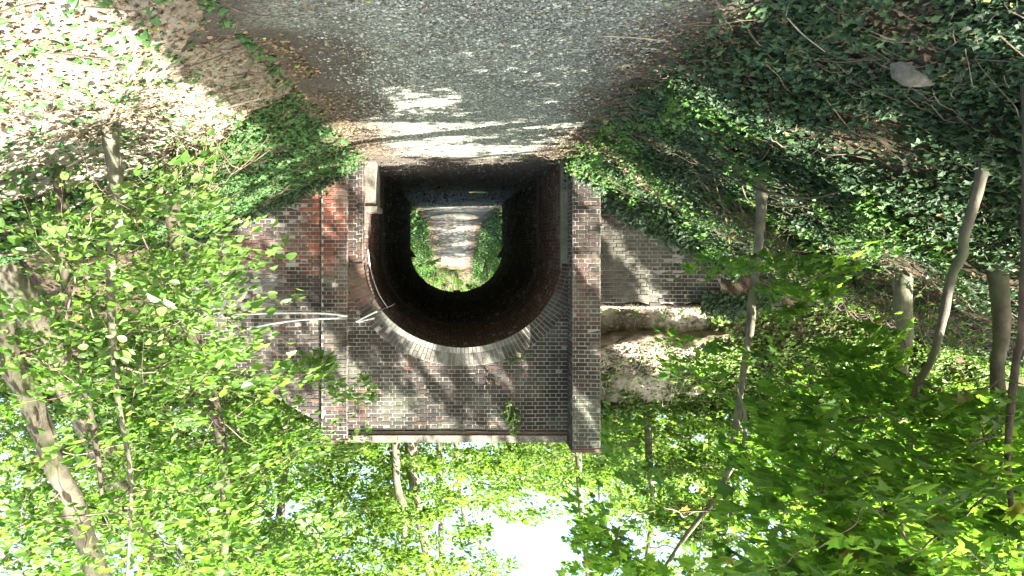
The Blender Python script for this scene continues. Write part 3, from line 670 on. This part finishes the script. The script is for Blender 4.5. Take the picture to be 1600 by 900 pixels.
make_tree('maple_sapling', 'thin maple leaning strongly across the dark ivy bank', 'tree', 'maples on the shady bank',
    [base]+PP((1512,360,5.5),(1492,425,5.6),(1458,550,5.8),(1430,612,5.9),(1422,700,6.0),(1405,820,6.1),(1380,1000,6.2)), [.042,.036,.034,.030,.026,.022,.016,.008],
    region(66, 1250, 1700, 620, 960, 4.2, 7.2, c2), T_maple, .125, G_maple, M_maple, M_bark, 46, .8, .42, sides=8)
base = P(1408, 465, 9.6); base[2] = H(base[0], base[1])-.2
make_tree('maple_tree', 'stout maple trunk half in sun on top of the shady bank', 'tree', 'maples on the shady bank',
    [base]+PP((1410,520,9.6),(1406,600,9.6),(1402,700,9.6),(1410,900,9.6),(1420,1300,9.8),(1400,1900,10)), [.12,.10,.095,.09,.08,.07,.05],
    region(95, 1150, 1700, 560, 960, 7.5, 12, c2), T_maple, .12, G_maple, M_maple, M_barkpale, 55, .9, .5)
base = P(1563, 425, 7.0); base[2] = H(base[0], base[1])-.2
make_tree('maple_tree', 'straight grey maple trunk, thickest of those on the shady bank', 'tree', 'maples on the shady bank',
    [base]+PP((1564,480,7),(1561,560,7),(1560,640,7),(1563,900,7),(1570,1300,7),(1560,2000,7.2)), [.085,.075,.068,.066,.062,.055,.04],
    region(70, 1300, 1750, 600, 980, 5.5, 9, c2), T_maple, .12, G_maple, M_maple, M_bark, 50, .85, .45)
base = P(1608, 380, 4.4); base[2] = H(base[0], base[1])-.1
make_tree('maple_sapling', 'dark whippy maple stem, nearest the camera at the edge of the picture', 'tree', 'maples on the shady bank',
    [base]+PP((1600,470,4.4),(1590,560,4.4),(1576,690,4.4),(1580,790,4.4),(1600,900,4.4),(1610,1050,4.4)), [.028,.024,.022,.019,.017,.013,.008],
    PP((1500,820,4.2),(1440,860,4.1),(1560,740,4.2),(1300,840,3.9),(1230,880,4),(1380,800,4.1),(1480,700,4.4),(1150,900,4.2),(1520,900,4.2),(1350,900,4.2),(1300,750,4.5),(1200,800,4.5)), T_maple, .115, G_maple, M_maple, M_barkdark, 26, .6, .3, sides=7, droop=.12)

# on and behind the embankment
spec = [  # px of base, Y, top spread, radius, density, label
 (618, 19.0, .10, 'slim straight ash trunk standing just behind the parapet, photo-left of the bright leaning one', [(615,700),(621,750),(632,800),(630,900),(640,1100)], 500, 660, 700, 950),
 (640, 21.0, .16, 'bright leaning ash trunk catching the sun behind the parapet', [(636,690),(646,750),(660,830),(672,900),(700,1100)], 600, 760, 700, 1000),
 (685, 24.0, .11, 'grey-green ash trunk behind the middle of the parapet', [(683,680),(686,760),(690,840),(694,950),(690,1100)], 640, 820, 690, 800),
 (760, 27.0, .10, 'thin slanting ash trunk against the bright sky behind the parapet', [(700,700),(722,790),(752,860),(775,920),(800,1050)], 700, 900, 690, 780),
 (880, 22.0, .09, 'leafy ash close behind the pier end of the parapet', [(900,690),(905,760),(915,850),(920,950),(915,1100)], 800, 990, 690, 830),
 (1020, 20.0, .09, 'leafy ash on the crest above the eroded bare bank', [(1010,640),(1015,720),(1020,800),(1010,900),(1015,1050)], 930, 1130, 650, 900),
 (430, 18.5, .12, 'ash hidden in leaves above the sloping wing wall', [(450,600),(446,700),(440,800),(430,900),(440,1050)], 330, 580, 640, 950),
 (1200, 19.5, .12, 'ash on the crest seen through the maple leaves', [(1230,600),(1235,700),(1225,800),(1230,900),(1240,1100)], 1060, 1350, 600, 950),
 (250, 19.0, .14, 'ash far back in the wood behind the sunlit beeches', [(250,600),(246,700),(240,800),(230,900),(240,1050)], 60, 380, 450, 950),
 (1450, 18.0, .14, 'ash far back in the wood behind the shady maples', [(1480,600),(1475,700),(1470,800),(1475,900),(1480,1100)], 1300, 1700, 560, 950),
]
for (bx, Y, r, lab, pts, x0, x1, y0, y1) in spec:
    top = [P(a, b, Y) for a, b in pts]; b_ = top[0].copy(); b_[2] = H(b_[0], Y)-.2 if abs(b_[0]) > 2.6 else 4.7
    n = int(85*(x1-x0)/170*(y1-y0)/200*.55)
    dens = lambda a, b: rs.rand() < .12+.88*(fbm(a/55., b/38., 2.2) > .46) and not (770 < a < 900 and b > 780 and rs.rand() < .62)
    make_tree('ash_tree', lab, 'tree', 'trees on the railway embankment', [b_]+top[1:], [r*1.15, r, r*.9, r*.75, r*.4],
        region(n, x0, x1, y0, min(y1, 930), Y-2.5, Y+3.5, dens), T_simple, .135, G_light, M_beech, M_barkpale, 110, 1.2, .6, sides=8, twig_r=.003, upj=.9)
# wood behind: taller and further off, sky showing through
k = 0
for (px_, Y, hh, cw) in [(300,34,9,4),(480,38,11,5),(520,33,9,4),(1000,40,11,5),(960,33,9,4),(1120,40,10,4.5),(1320,36,10,4.5),(1560,38,11,5),(60,34,10,5),(-150,30,10,5),(1780,32,11,5)]:
    b_ = P(px_, 382, Y); b_[2] = H(b_[0], Y)-.2; tp = b_+np.array([rs.randn()*.5, rs.randn()*.5, hh])
    an = [b_+np.array([rs.randn()*cw*.5, rs.randn()*cw*.5, 1.5+rs.rand()*(hh-.5)]) for _ in range(110)]
    lab = ['tall wood tree behind the leftmost foliage','tall wood tree rising beyond the sunlit beeches','tall wood tree beyond the left end of the parapet','tall wood tree far beyond the right pier of the bridge','tall wood tree beyond the bare eroded bank','tall wood tree beyond the crest between ash trunks','tall wood tree far behind the maple leaves','tall wood tree behind the thick grey maple','tall wood tree behind the leaning beech trunk','tall wood tree off to the sunlit side','tall wood tree off to the shady side'][k]; k += 1
    make_tree('oak_tree', lab, 'tree', 'tall trees beyond the railway', [b_, b_*.6+tp*.4+[.2,0,0], tp], [.2,.14,.05], an, T_simple, .25, G_light, M_beech, M_barkdark, 90, 1.9, 1.0, sides=7, twig_r=.006, upj=.9)

# ---------------------------------------------------------------- overhead canopy that dapples the light, crowns thinned to place sun patches
def canopy_tree(label, base, lean, cz, rx, ry, rz, n, r, bark):
    base = np.array(base, float); base[2] = H(base[0], base[1])-.2
    c = np.array([base[0]+lean[0], base[1]+lean[1], cz]); root = thing('canopy_tree', base, label, 'tree', 'tall trees arching over the path, crowns thinned to place sun patches')
    mb = MB(); mb.tube([base, base*.6+c*.4+[0,0,0], c, c+[0,0,rz*.8]], [r, r*.8, r*.55, r*.1], 12, res=6, jit=.08)
    lv = MB(); br = MB(); u = rs.randn(n, 3); u /= np.linalg.norm(u, axis=1)[:, None]; u *= (rs.rand(n)**.45)[:, None]
    cc = c+u*[rx, ry, rz]
    P_, D_, N_, S_ = [], [], [], []
    live = []
    for q in cc:
        m_ = 80; o = q+rs.randn(m_, 3)*[.55, .55, .16]; k_ = keep(o) & ~((o[:, 1] > .2) & (o[:, 2] < EYE+(o[:, 1])*.50) & (o[:, 1] < 15.5)) & (o[:, 2] > 5.2); o = o[k_]; P_.append(o)
        if len(o) > 45: live.append(q)
    tr_ = np.array([c*(1-t_)+(c+[0, 0, rz*.8])*t_ for t_ in np.linspace(-.25, 1, 24)])
    grow(br, tr_, live[::2], .006, .5)
    o = np.concatenate(P_); m_ = len(o)
    leaves(lv, T_simple, o, rs.randn(m_, 3)*[1, 1, .3], np.array([0, 0, 1.])+rs.randn(m_, 3)*.4, .13*(.7+.6*rs.rand(m_)), leafcols(m_, *G_beech))
    mb.build('trunk', [bark], root, smooth=True); br.build('branches', [M_twig], root, smooth=True); lv.build('crown', [M_beech], root)
canopy_tree('great beech high on the shady bank, its crown arching over the path', (-8.5, 4.5, 0), (2.5, 1.5), 10.5, 5.5, 5.5, 2.4, 430, .28, M_bark)
canopy_tree('old beech on the shady bank beside the brick bridge', (-9.5, 11.5, 0), (2.5, .5), 10.5, 5.5, 5, 2.4, 400, .26, M_bark)
canopy_tree('broad beech behind the photographer whose branches reach over the gravel', (-6.0, -4.0, 0), (2.5, 2.0), 10, 6, 5.5, 2.2, 620, .25, M_bark)
canopy_tree('tall beech on the sunlit bank, leaning over the bridge', (7.5, 12.5, 0), (-4.5, .5), 11.0, 5, 4.5, 2.0, 260, .25, M_bark)
canopy_tree('leafy beech added on the shady bank just behind the photographer for more shade', (-9.5, 0.5, 0), (1.5, 0), 9.8, 4.5, 4.0, 2.2, 330, .24, M_bark)  # extra unseen tree, added to shade the near path
canopy_tree('tall beech further along the shady bank', (-13.0, 7.0, 0), (1.0, 0), 12.0, 4.5, 5.5, 2.4, 300, .3, M_bark)

def far_tree(label, x, y, hh, cw, n):  # trees added past the far portal to shade the path there
    b_ = np.array([x, y, float(H(x, y))-.2]); tp = b_+np.array([.6, 0, hh])
    an = [b_+np.array([1.2+rs.randn()*cw*.5, rs.randn()*cw*.5, hh*(.45+.5*rs.rand())]) for _ in range(n)]
    make_tree('oak_tree', label, 'tree', 'tall trees beyond the railway', [b_, b_*.6+tp*.4+[.2,0,0], tp], [.2,.14,.05], an, T_simple, .22, G_light, M_beech, M_barkdark, 90, 1.8, 1.0, sides=8, twig_r=.005, upj=.6)
far_tree('tree shading the path just past the far portal', -7.5, 35, 11, 5, 130)
far_tree('tree on the shady side above the puddle', -8.5, 43, 12, 5.5, 140)
far_tree('tree shading the middle of the rising path', -8, 54, 12, 5.5, 120)
# ---------------------------------------------------------------- ivy and ground cover
def terr_n(x, y):
    e = .05; dx = (H(x+e, y)-H(x-e, y))/(2*e); dy = (H(x, y+e)-H(x, y-e))/(2*e); n = np.stack([-np.clip(dx, -2, 2), -np.clip(dy, -2, 2), np.ones_like(dx)], 1)
    return n/np.linalg.norm(n, axis=1)[:, None]
def scatter_ivy(name, n, x0, x1, y0, y1, cond, g, size, lift, T=T_ivy, near_bias=True, yellow=.02, mtl=None, flat=.35):
    u = rs.rand(n); y = y0+(y1-y0)*(u**1.5 if near_bias else u); x = x0+(x1-x0)*rs.rand(n); k = cond(x, y); x, y = x[k], y[k]; n = len(x)
    nr = terr_n(x, y); cl = fbm(x*1.6, y*1.6, 9, 3)
    z = H(x, y)+lift*rs.rand(n)*(.3+1.7*sstep(.35, .65, cl)); p = np.stack([x, y, z], 1)+nr*.01
    d = rs.randn(n, 3)*[1, 1, .25]+np.array([0, -.25, -.3])
    mb = MB(); leaves(mb, T, p, d, nr*.7+np.array([0, -.15, .6])+rs.randn(n, 3)*flat, size*(.55+.75*rs.rand(n)), leafcols(n, *g, yellow=yellow))
    tag(mb.build(name, [mtl or M_ivy]), kind='stuff')
bare = lambda x, y: fbm(x*.7+2, y*.7, 3.3, 3)
scatter_ivy('ivy', 190000, -13, -1.55, 2.6, 14.2, lambda x, y: (rs.rand(len(x)) < sstep(-1.6, -2.7, x)*np.where(bare(x*1.6, y*1.6) > .54, .15, 1.0)*np.where(x < -9, .5, 1)*np.where((x < -5.5) & (y > 8.5), .45, 1)), G_ivy, .060, .10, yellow=.02)
scatter_ivy('bright_undergrowth', 26000, -7, -1.9, 7, 14.2, lambda x, y: (bare(x*1.7, y*1.7) > .50) & (x < -2.0) & (x > -4.8), ((.04,.10,.018),(.075,.15,.03)), .065, .22)
scatter_ivy('ivy', 90000, 1.5, 6.5, 3, 14.1, lambda x, y: rs.rand(len(x)) < sstep(1.5, 2.3, x+.35*fbm(x*2, y*2, 1))*np.where((y < 8.6-.6*np.maximum(0, 3.2-x)+.5*np.maximum(0, x-3.6)) & (x > 1.6) & (bare(x, y) < .66), .05, 1.0)*np.where((y >= 9.2) & (bare(x*1.5, y*1.5) < .36), .25, 1), ((.022,.062,.018),(.055,.12,.03)), .065, .10)
scatter_ivy('ivy', 60000, -12, -2.8, 14.7, 19, lambda x, y: (rs.rand(len(x)) < np.clip(np.where((x > -5.6) & (y < 16.7), .08, 1)+.9*sstep(.48, .62, fbm(x*1.8, y*1.8, 5))*((x < -4.2)|(y > 16.0)), 0, 1)), G_light, .085, .18, near_bias=False)
scatter_ivy('ivy', 45000, 2.4, 10, 14.7, 19, lambda x, y: x > 0, G_light, .085, .2, near_bias=False)
scatter_ivy('ivy', 110000, -9, 9, 30.2, 75, lambda x, y: (np.abs(x+.28) > 1.6+.5*fbm(y, x)) , ((.03,.08,.018),(.07,.14,.035)), .14, .6, near_bias=False)
# grass-like plants above the vault
A_ = 14000; x = rs.uniform(OXL, OXR, A_); y = rs.uniform(14.8, 22, A_); p = np.stack([x, y, 4.8+.25*rs.rand(A_)], 1)
mb = MB(); leaves(mb, T_beech, p, rs.randn(A_, 3)*.5+[0, 0, .9], rs.randn(A_, 3)+[0, -1, .5], .14*(.5+rs.rand(A_)), leafcols(A_, *G_light)); tag(mb.build('undergrowth', [M_beech]), kind='stuff')
# leaf litter and pebbles
brown = ((.08,.055,.035),(.22,.165,.10))
scatter_ivy('leaf_litter', 42000, -3.4, 3.4, 2.8, 14.0, lambda x, y: rs.rand(len(x)) < .06+sstep(.8, 1.6, np.abs(x+.28)+.7*(fbm(x*1.3, y*1.0, 4)-.5)), brown, .042, .012, T_simple, True, .03, M_litter, .25)
scatter_ivy('leaf_litter', 30000, -12, 6.5, 2.8, 14.2, lambda x, y: (x < -2) | ((x > 1.7) & (rs.rand(len(x)) < np.where(y < 9.5, .16, .5))), brown, .045, .02, T_simple, True, .03, M_litter, .22)
scatter_ivy('fallen_green_leaves', 420, -2.6, 2.0, 3, 12, lambda x, y: x > -99, ((.16,.22,.05),(.30,.33,.10)), .06, .004, T_simple, True, .3, M_litter, .2)
n = 52000; y = 3.2+(13.6-3.2)*rs.rand(n)**1.6; x = -.28+rs.uniform(-1.45, 1.45, n); k = rs.rand(n) < 1.1-sstep(.7, 1.5, np.abs(x+.28)+.7*(fbm(x*1.2, y*.8, 7)-.5)); x, y = x[k], y[k]; n = len(x)
O = np.array([(1,0,0),(-1,0,0),(0,1,0),(0,-1,0),(0,0,.7),(0,0,-.7)], float); OF = np.array([0,2,4, 2,1,4, 1,3,4, 3,0,4, 2,0,5, 1,2,5, 3,1,5, 0,3,5])
sz = .0045+.014*rs.rand(n)**2.5; a = rs.rand(n)*6.28; V = O[None]*(.6+.8*rs.rand(n, 6))[..., None]*sz[:, None, None]*np.stack([.8+.6*rs.rand(n), .8+.5*rs.rand(n), .6+.4*rs.rand(n)], 1)[:, None]
ca, sa = np.cos(a)[:, None], np.sin(a)[:, None]; V = np.stack([V[..., 0]*ca-V[..., 1]*sa, V[..., 0]*sa+V[..., 1]*ca, V[..., 2]], -1)+np.stack([x, y, H(x, y)+.014], 1)[:, None]
cg = (.09+.26*rs.rand(n)**1.6)[:, None]*np.array([.97,1.02,.86]); mb = MB(); mb.add(V.reshape(-1, 3), (np.arange(n)[:, None]*6+OF[None]).ravel(), np.full(n*8, 3), np.repeat(cg, 6, 0)); tag(mb.build('gravel', [M_pebble]), kind='stuff')
n = 5000; y = rs.uniform(14, 31, n); x = rs.uniform(-2.0, 1.5, n); sz = .008+.03*rs.rand(n)**4; V = O[None]*(.6+.8*rs.rand(n, 6))[..., None]*sz[:, None, None]+np.stack([x, y, np.full(n, .035)], 1)[:, None]
mb = MB(); mb.add(V.reshape(-1, 3), (np.arange(n)[:, None]*6+OF[None]).ravel(), np.full(n*8, 3), np.repeat((.04+.12*rs.rand(n))[:, None]*np.array([1,.93,.82]), 6, 0)); tag(mb.build('tunnel_debris', [M_pebble]), kind='stuff')
# dead twigs, vines and roots tangled through the ivy
mb = MB()
for _ in range(1700):
    if rs.rand() < .7: x, y = rs.uniform(-9, -1.7), 3.5+10.5*rs.rand()
    else: x, y = rs.uniform(1.4, 5.5), 3.5+10.5*rs.rand()
    a = rs.rand()*6.28; L = .15+.55*rs.rand(); pts = []
    for t_ in np.linspace(0, 1, 5):
        xx, yy = x+math.cos(a)*L*t_+rs.randn()*.02, y+math.sin(a)*L*t_+rs.randn()*.02; pts.append([xx, yy, float(H(xx, yy))+.05+.07*math.sin(t_*3.1)*rs.rand()+.03*rs.rand()])
    mb.tube(pts, np.linspace(.006, .0015, 5)*(.5+.8*rs.rand()), 4, res=2)
tag(mb.build('dead_twigs', [M_drytwig]), kind='stuff')
mb = MB()
for _ in range(120):   # roots and dry stems hanging out of the eroded bank
    x, y = rs.uniform(-5.4, -2.85), rs.uniform(14.75, 17.0); a = rs.uniform(-2.6, -.5); L = .2+.5*rs.rand(); pts = []
    for t_ in np.linspace(0, 1, 5):
        xx, yy = x+math.cos(a)*L*t_+rs.randn()*.03, y+math.sin(a)*L*t_; pts.append([xx, yy, float(H(xx, max(yy, 14.7)))+.03+.1*rs.rand()])
    mb.tube(pts, np.linspace(.007, .002, 5)*(.5+.8*rs.rand()), 4, res=2)
tag(mb.build('root_tangle', [M_deadwood]), kind='stuff')
# overhanging lip of earth above the ledge
us_ = np.linspace(-5.6, -2.78, 90); vs_ = np.linspace(0, 2*np.pi, 18, endpoint=False); A, B = np.meshgrid(us_, vs_, indexing='ij')
rr = .17+.16*(fbm(A*2.1, np.cos(B)*1.2+5, np.sin(B)*1.2, 4)-.5)*2; rr = rr*np.clip((A+5.7)/.5, .05, 1)
rr = rr*(.85+.6*(fbm(A*8, np.cos(B)*5+5, np.sin(B)*5, 3)-.5)); V = np.stack([A+.06*np.sin(B*3+A*9), 15.32+.07*np.sin(A*2.3)+rr*1.45*np.cos(B), 3.48+.06*np.sin(A*3.7)+rr*.8*np.sin(B)], -1).reshape(-1, 3)
i_ = np.arange(89)[:, None]*18; j_ = np.arange(18)[None]; F = np.stack([i_+j_, i_+(j_+1)%18, i_+18+(j_+1)%18, i_+18+j_], -1).reshape(-1, 4)
tag(link('earth_overhang', npmesh('earth_overhang', V, F, np.full(len(F), 4), [M_ground], np.full((len(V), 3), .12), smooth=True)), kind='structure')
# loose earth and rubble on the ledge
n = 6000; x = rs.uniform(-5.3, -2.8, n); y = 14.5+1.6*rs.rand(n)**1.3; sz = .012+.05*rs.rand(n)**3; V = O[None]*(.6+.8*rs.rand(n, 6))[..., None]*sz[:, None, None]+np.stack([x, y, H(x, np.maximum(y, 14.66))+.01], 1)[:, None]
mb = MB(); mb.add(V.reshape(-1, 3), (np.arange(n)[:, None]*6+OF[None]).ravel(), np.full(n*8, 3), np.repeat((.14+.22*rs.rand(n))[:, None]*np.array([1,.86,.68]), 6, 0)); tag(mb.build('rubble', [M_pebble]), kind='stuff')
# ivy hanging over the feet of the wing walls
def wall_ivy(label, line, n, y0):
    mb = MB(); xs = rs.uniform(line[0][0], line[-1][0], n); zb = np.interp(xs, [q[0] for q in line], [q[1] for q in line]); z = zb+rs.randn(n)*.09-.03+.2*rs.rand(n)**3
    p = np.stack([xs, y0-.03-.10*rs.rand(n), z], 1); leaves(mb, T_ivy, p, rs.randn(n, 3)*[1,.3,.6]+[0,-.2,-.6], rs.randn(n, 3)*.35+[0,-1,.5], .075*(.5+.8*rs.rand(n)), leafcols(n, *G_ivy))
    tag(mb.build('climbing_ivy', [M_ivy]), label, 'ivy', 'ivy along the feet of the bridge walls')
wall_ivy('dark ivy creeping up the foot of the orange-red brick wing wall', [(1.95,.15),(2.65,.5),(4.3,1.2),(5.2,1.65)], 2200, 14.1)
wall_ivy('ivy mat climbing the pier and low wing wall by the tunnel mouth', [(-5.3,2.05),(-4.3,1.5),(-3.3,1.0),(-2.2,.22)], 4200, 14.0)
wall_ivy('small ivy tuft round the tunnel mouth at the pier foot', [(-2.75,.5),(-2.2,.15)], 500, 13.65)

wall_ivy('ragged ivy spilling over the broken outer end of the low wing wall', [(-6.2,2.5),(-5.3,2.75),(-4.7,2.7)], 1500, 14.2)
# ---------------------------------------------------------------- single things
def single_branch(label, pts, rad, side, name='fallen_branch', m=None, group='fallen branches on the banks'):
    b_ = pts[0]; root = thing(name, b_, label, 'branch', group); mb = MB(); mb.tube(pts, rad, 7, res=5, jit=.1); mb.build('stem', [m or M_deadwood], root, smooth=True)
    for s_ in side: q = MB(); q.tube(s_, np.linspace(rad[-1]*1.2, .002, len(s_)), 5, res=3); q.build('side_twig', [m or M_deadwood], root, smooth=True)
def G(px, py, dz=.03):
    """where the view direction meets the ground"""
    Ys = np.linspace(3, 20, 1700); q = (704-px)*Ys/FPX; z = EYE+(py-382)*Ys/FPX; hit = np.where(z <= H(q, Ys))[0]
    k = hit[0] if len(hit) else -1; return np.array([q[k], Ys[k], H(q[k], Ys[k])+dz])
single_branch('pale dead branch lying on the sunlit ivy bank, pointing at the path', [G(300,180,.12),G(345,155,.10),G(400,142,.08),G(412,146,.05)], [.006,.008,.010,.006], [[G(402,142,.08),G(406,125,.12),G(414,108,.16)]])
single_branch('short curved dead stick at the mouth of the dark earth hollow', [G(278,240,.1),G(278,213,.12),G(296,214,.1),G(320,231,.06)], [.008,.009,.008,.004], [[G(278,213,.12),G(300,190,.14)]])
single_branch('thick brown vine snaking across the ivy below the sapling', [G(1130,262,.1),G(1200,280,.15),G(1270,285,.16),G(1330,272,.14),G(1392,290,.1)], [.012,.016,.016,.012,.006], [[G(1262,285,.16),G(1264,268,.25),G(1258,255,.3)],[G(1200,280,.15),G(1300,294,.18),G(1360,300,.12)]], m=M_drytwig)
single_branch('second brown vine running parallel beneath the first on the shady bank', [G(1160,296,.1),G(1230,305,.14),G(1300,292,.13),G(1380,300,.1)], [.010,.012,.010,.005], [], m=M_drytwig)
single_branch('broken white-topped dead branch caught in the brambles', [G(1228,395,.15),G(1250,372,.25),G(1265,380,.2),G(1300,420,.1)], [.02,.018,.012,.006], [[G(1240,385,.2),G(1262,390,.2)]])
single_branch('thin dry cane standing out of the ivy near the camera', [G(1230,15,.05),G(1255,30,.1),G(1290,45,.15)], [.004,.005,.002], [])
single_branch('small twig lying at the edge of the gravel beside the worn dirt', [G(935,52,.02),G(985,52,.03),G(1045,60,.02)], [.006,.006,.003], [])
# bramble thicket of arching dry stems
def thicket(label, cpx, cpy, rad_, n):
    c = G(cpx, cpy); root = thing('bramble', c, label, 'bramble', 'brambles on the banks'); mb = MB(); lv = MB()
    for _ in range(n):
        p0 = c+np.array([rs.randn()*rad_*.5, rs.randn()*rad_*.5, 0]); p0[2] = H(p0[0], p0[1]); a = rs.rand()*6.28; L = .5+.8*rs.rand(); h_ = .2+.35*rs.rand()
        p2 = p0+[math.cos(a)*L, math.sin(a)*L, 0]; p2[2] = H(p2[0], p2[1])+.1; mb.tube([p0, (p0*.6+p2*.4)+[0,0,h_], p2], [.006,.005,.002], 5, res=4)
        m_ = 9; u = rs.rand(m_)[:, None]; o = p0*(1-u)+p2*u+np.array([0,0,1])*(h_*np.sin(u*3.1)*.8); leaves(lv, T_ivy, o, rs.randn(m_, 3)*[1,1,.3], rs.randn(m_, 3)*.4+[0,0,1], .075*(.6+.6*rs.rand(m_)), leafcols(m_, (.03,.08,.018),(.07,.14,.03)))
    mb.build('stems', [M_twig], root, smooth=True); lv.build('foliage', [M_maple], root)
thicket('bramble tangle of dry brown stems around the broken dead branch', 1300, 430, .5, 60)
thicket('low bramble clump at the foot of the stout maple', 1420, 460, .5, 50)
thicket('bramble arching over the sunlit vines beside the wing wall', 1180, 330, .4, 40)
thicket('withered bramble on the brown hollow of the sunlit bank', 300, 230, .35, 36)
# pale stone in the ivy
c = G(1437, 112, .03); th = np.linspace(0, 6.283, 15)[:-1]; V = [c+[0, 0, .07]]
for r_, z_ in ((.09, .055), (.16, 0), (.17, -.08)):
    for k_, q in enumerate(th): V.append(c+np.array([math.cos(q)*r_*(1+.25*vnoise(k_*.9, r_*9)), math.sin(q)*r_*.6*(1+.2*vnoise(k_*.7, 3)), z_]))
L = []; C_ = []
for k_ in range(14): L += [0, 1+k_, 1+(k_+1)%14]; C_.append(3)
for q in (0, 1):
    for k_ in range(14): L += [1+q*14+k_, 1+(q+1)*14+k_, 1+(q+1)*14+(k_+1)%14, 1+q*14+(k_+1)%14]; C_.append(4)
mb = MB(); mb.add(V, L, C_); tag(mb.build('stone', [M_stone], smooth=True), 'flat pale grey stone half buried in the dark ivy', 'stone')
# cables
def cable(label, pts, r, m_):
    mb = MB(); mb.tube(pts, [r]*len(pts), 8, res=8); tag(mb.build('cable', [m_], smooth=True), label, 'cable', 'cables strung along the bridge')
cable('taut white cable running level across the brick wing wall to the pier corner', PP((340,492,13.9),(372,491,13.9),(450,489,13.9),(510,490,13.95),(543,494,14.02)), .018, M_cable)
cable('sagging white cable just above the level one, ending short of the pier', PP((385,514,13.8),(430,505,13.8),(480,499,13.85),(530,497,13.95)), .017, M_cable)
cable('thin black cable drooping into the beech leaves from the white cable', PP((250,540,13.0),(320,527,13.3),(360,518,13.6),(386,514,13.79)), .010, M_cableblk)
cable('short white cable end on the portal wall slanting up to the arch ring', PP((556,503,14.22),(575,493,14.2),(590,486,14.18)), .018, M_cable)
cable('second short white cable end beside the arch ring', PP((560,503,14.22),(572,500,14.2),(585,497,14.2)), .016, M_cable)
cable('dark cable hooked round the arch ring into the tunnel', PP((588,487,14.18),(600,482,14.15),(612,477,14.3),(616,474,14.6)), .012, M_cableblk)
cable('thin grey wire hanging loosely down the inside of the vault', [np.array([XR-.03, 14.9, 1.7]), np.array([XR-.06, 15.1, 2.1]), np.array([XR-.22, 15.0, 2.55]), np.array([XR-.42, 14.9, 2.85])], .011, M_cable)
# plants growing out of the brickwork
def wallplant(label, px_, py_, n, T, s, hang):
    c = P(px_, py_, 14.2); root = thing('wall_plant', c, label, 'plant', 'plants rooted in the brickwork'); mb = MB(); lv = MB()
    for _ in range(n):
        e = c+np.array([rs.randn()*.12, -.10-.16*rs.rand(), -hang*rs.rand()+.08*rs.randn()]); mb.tube([c+[0,.08,0], (c+e)/2+[0,-.04,.05], e], [.004,.003,.0015], 4, res=3)
        m_ = 10; u = .3+.7*rs.rand(m_)[:, None]; leaves(lv, T, (c*(1-u)+e*u), rs.randn(m_, 3)+[0,-.4,-.3], rs.randn(m_, 3)*.4+[0,-.6,.8], s*(.6+.7*rs.rand(m_)), leafcols(m_, (.04,.10,.02),(.08,.16,.035)))
    mb.build('stems', [M_twig], root, smooth=True); lv.build('foliage', [M_beech], root)
wallplant('small fern hanging below the coping on the portal wall', 798, 655, 22, T_beech, .07, .35)
wallplant('tiny plant tuft just above the arch ring', 805, 567, 9, T_beech, .055, .15)
wallplant('dry trailing plant under the parapet beside the fern', 803, 672, 12, T_simple, .04, .45)
# shrubs beyond the tunnel
def shrub(label, x, y, hh, ww, n, g):
    b_ = np.array([x, y, float(H(x, y))]); root = thing('shrub', b_, label, 'shrub', 'shrubs beyond the tunnel'); mb = MB(); lv = MB()
    for _ in range(14):
        e = b_+np.array([rs.randn()*ww*.4, rs.randn()*ww*.4, hh*(.5+.5*rs.rand())]); mb.tube([b_, (b_+e)/2+[0,0,.2], e], [.03,.02,.006], 5, res=3)
    k_ = n//60
    for _ in range(k_):
        c = b_+np.array([rs.randn()*ww*.42, rs.randn()*ww*.42, hh*rs.rand()**.8]); spray(lv, c, rs.randn(3)*[1,1,.2], .5, .3, 60, T_simple, .11, g, .3, thick=.2)
    mb.build('stems', [M_barkdark], root, smooth=True); lv.build('foliage', [M_beech], root)
for a in [('dense green shrub just past the far portal on the sunlit side', 2.9, 36, 2.6, 1.6, 5200, G_maple), ('rounded green shrub behind the dense one on the sunlit side', 3.2, 44, 4.0, 2.4, 6500, G_beech),
          ('young shrub by the puddle on the shady side', -3.4, 48, 3.0, 1.8, 5200, G_beech), ('tall shrub closing the path in the distance', -3.0, 62, 6.5, 2.6, 8000, G_maple),
          ('pale sunny shrub far up the path', 3.6, 66, 6.0, 2.6, 7000, G_light), ('leafy shrub at the top of the rising path', -.6, 73, 4.5, 2.6, 9000, G_maple), ('low dark shrub where the path bends away', 1.4, 72, 2.5, 2.0, 5000, G_maple), ('far sunlit shrub beyond the end of the path', 2.4, 88, 9, 3.4, 8000, G_light)]: shrub(*a)
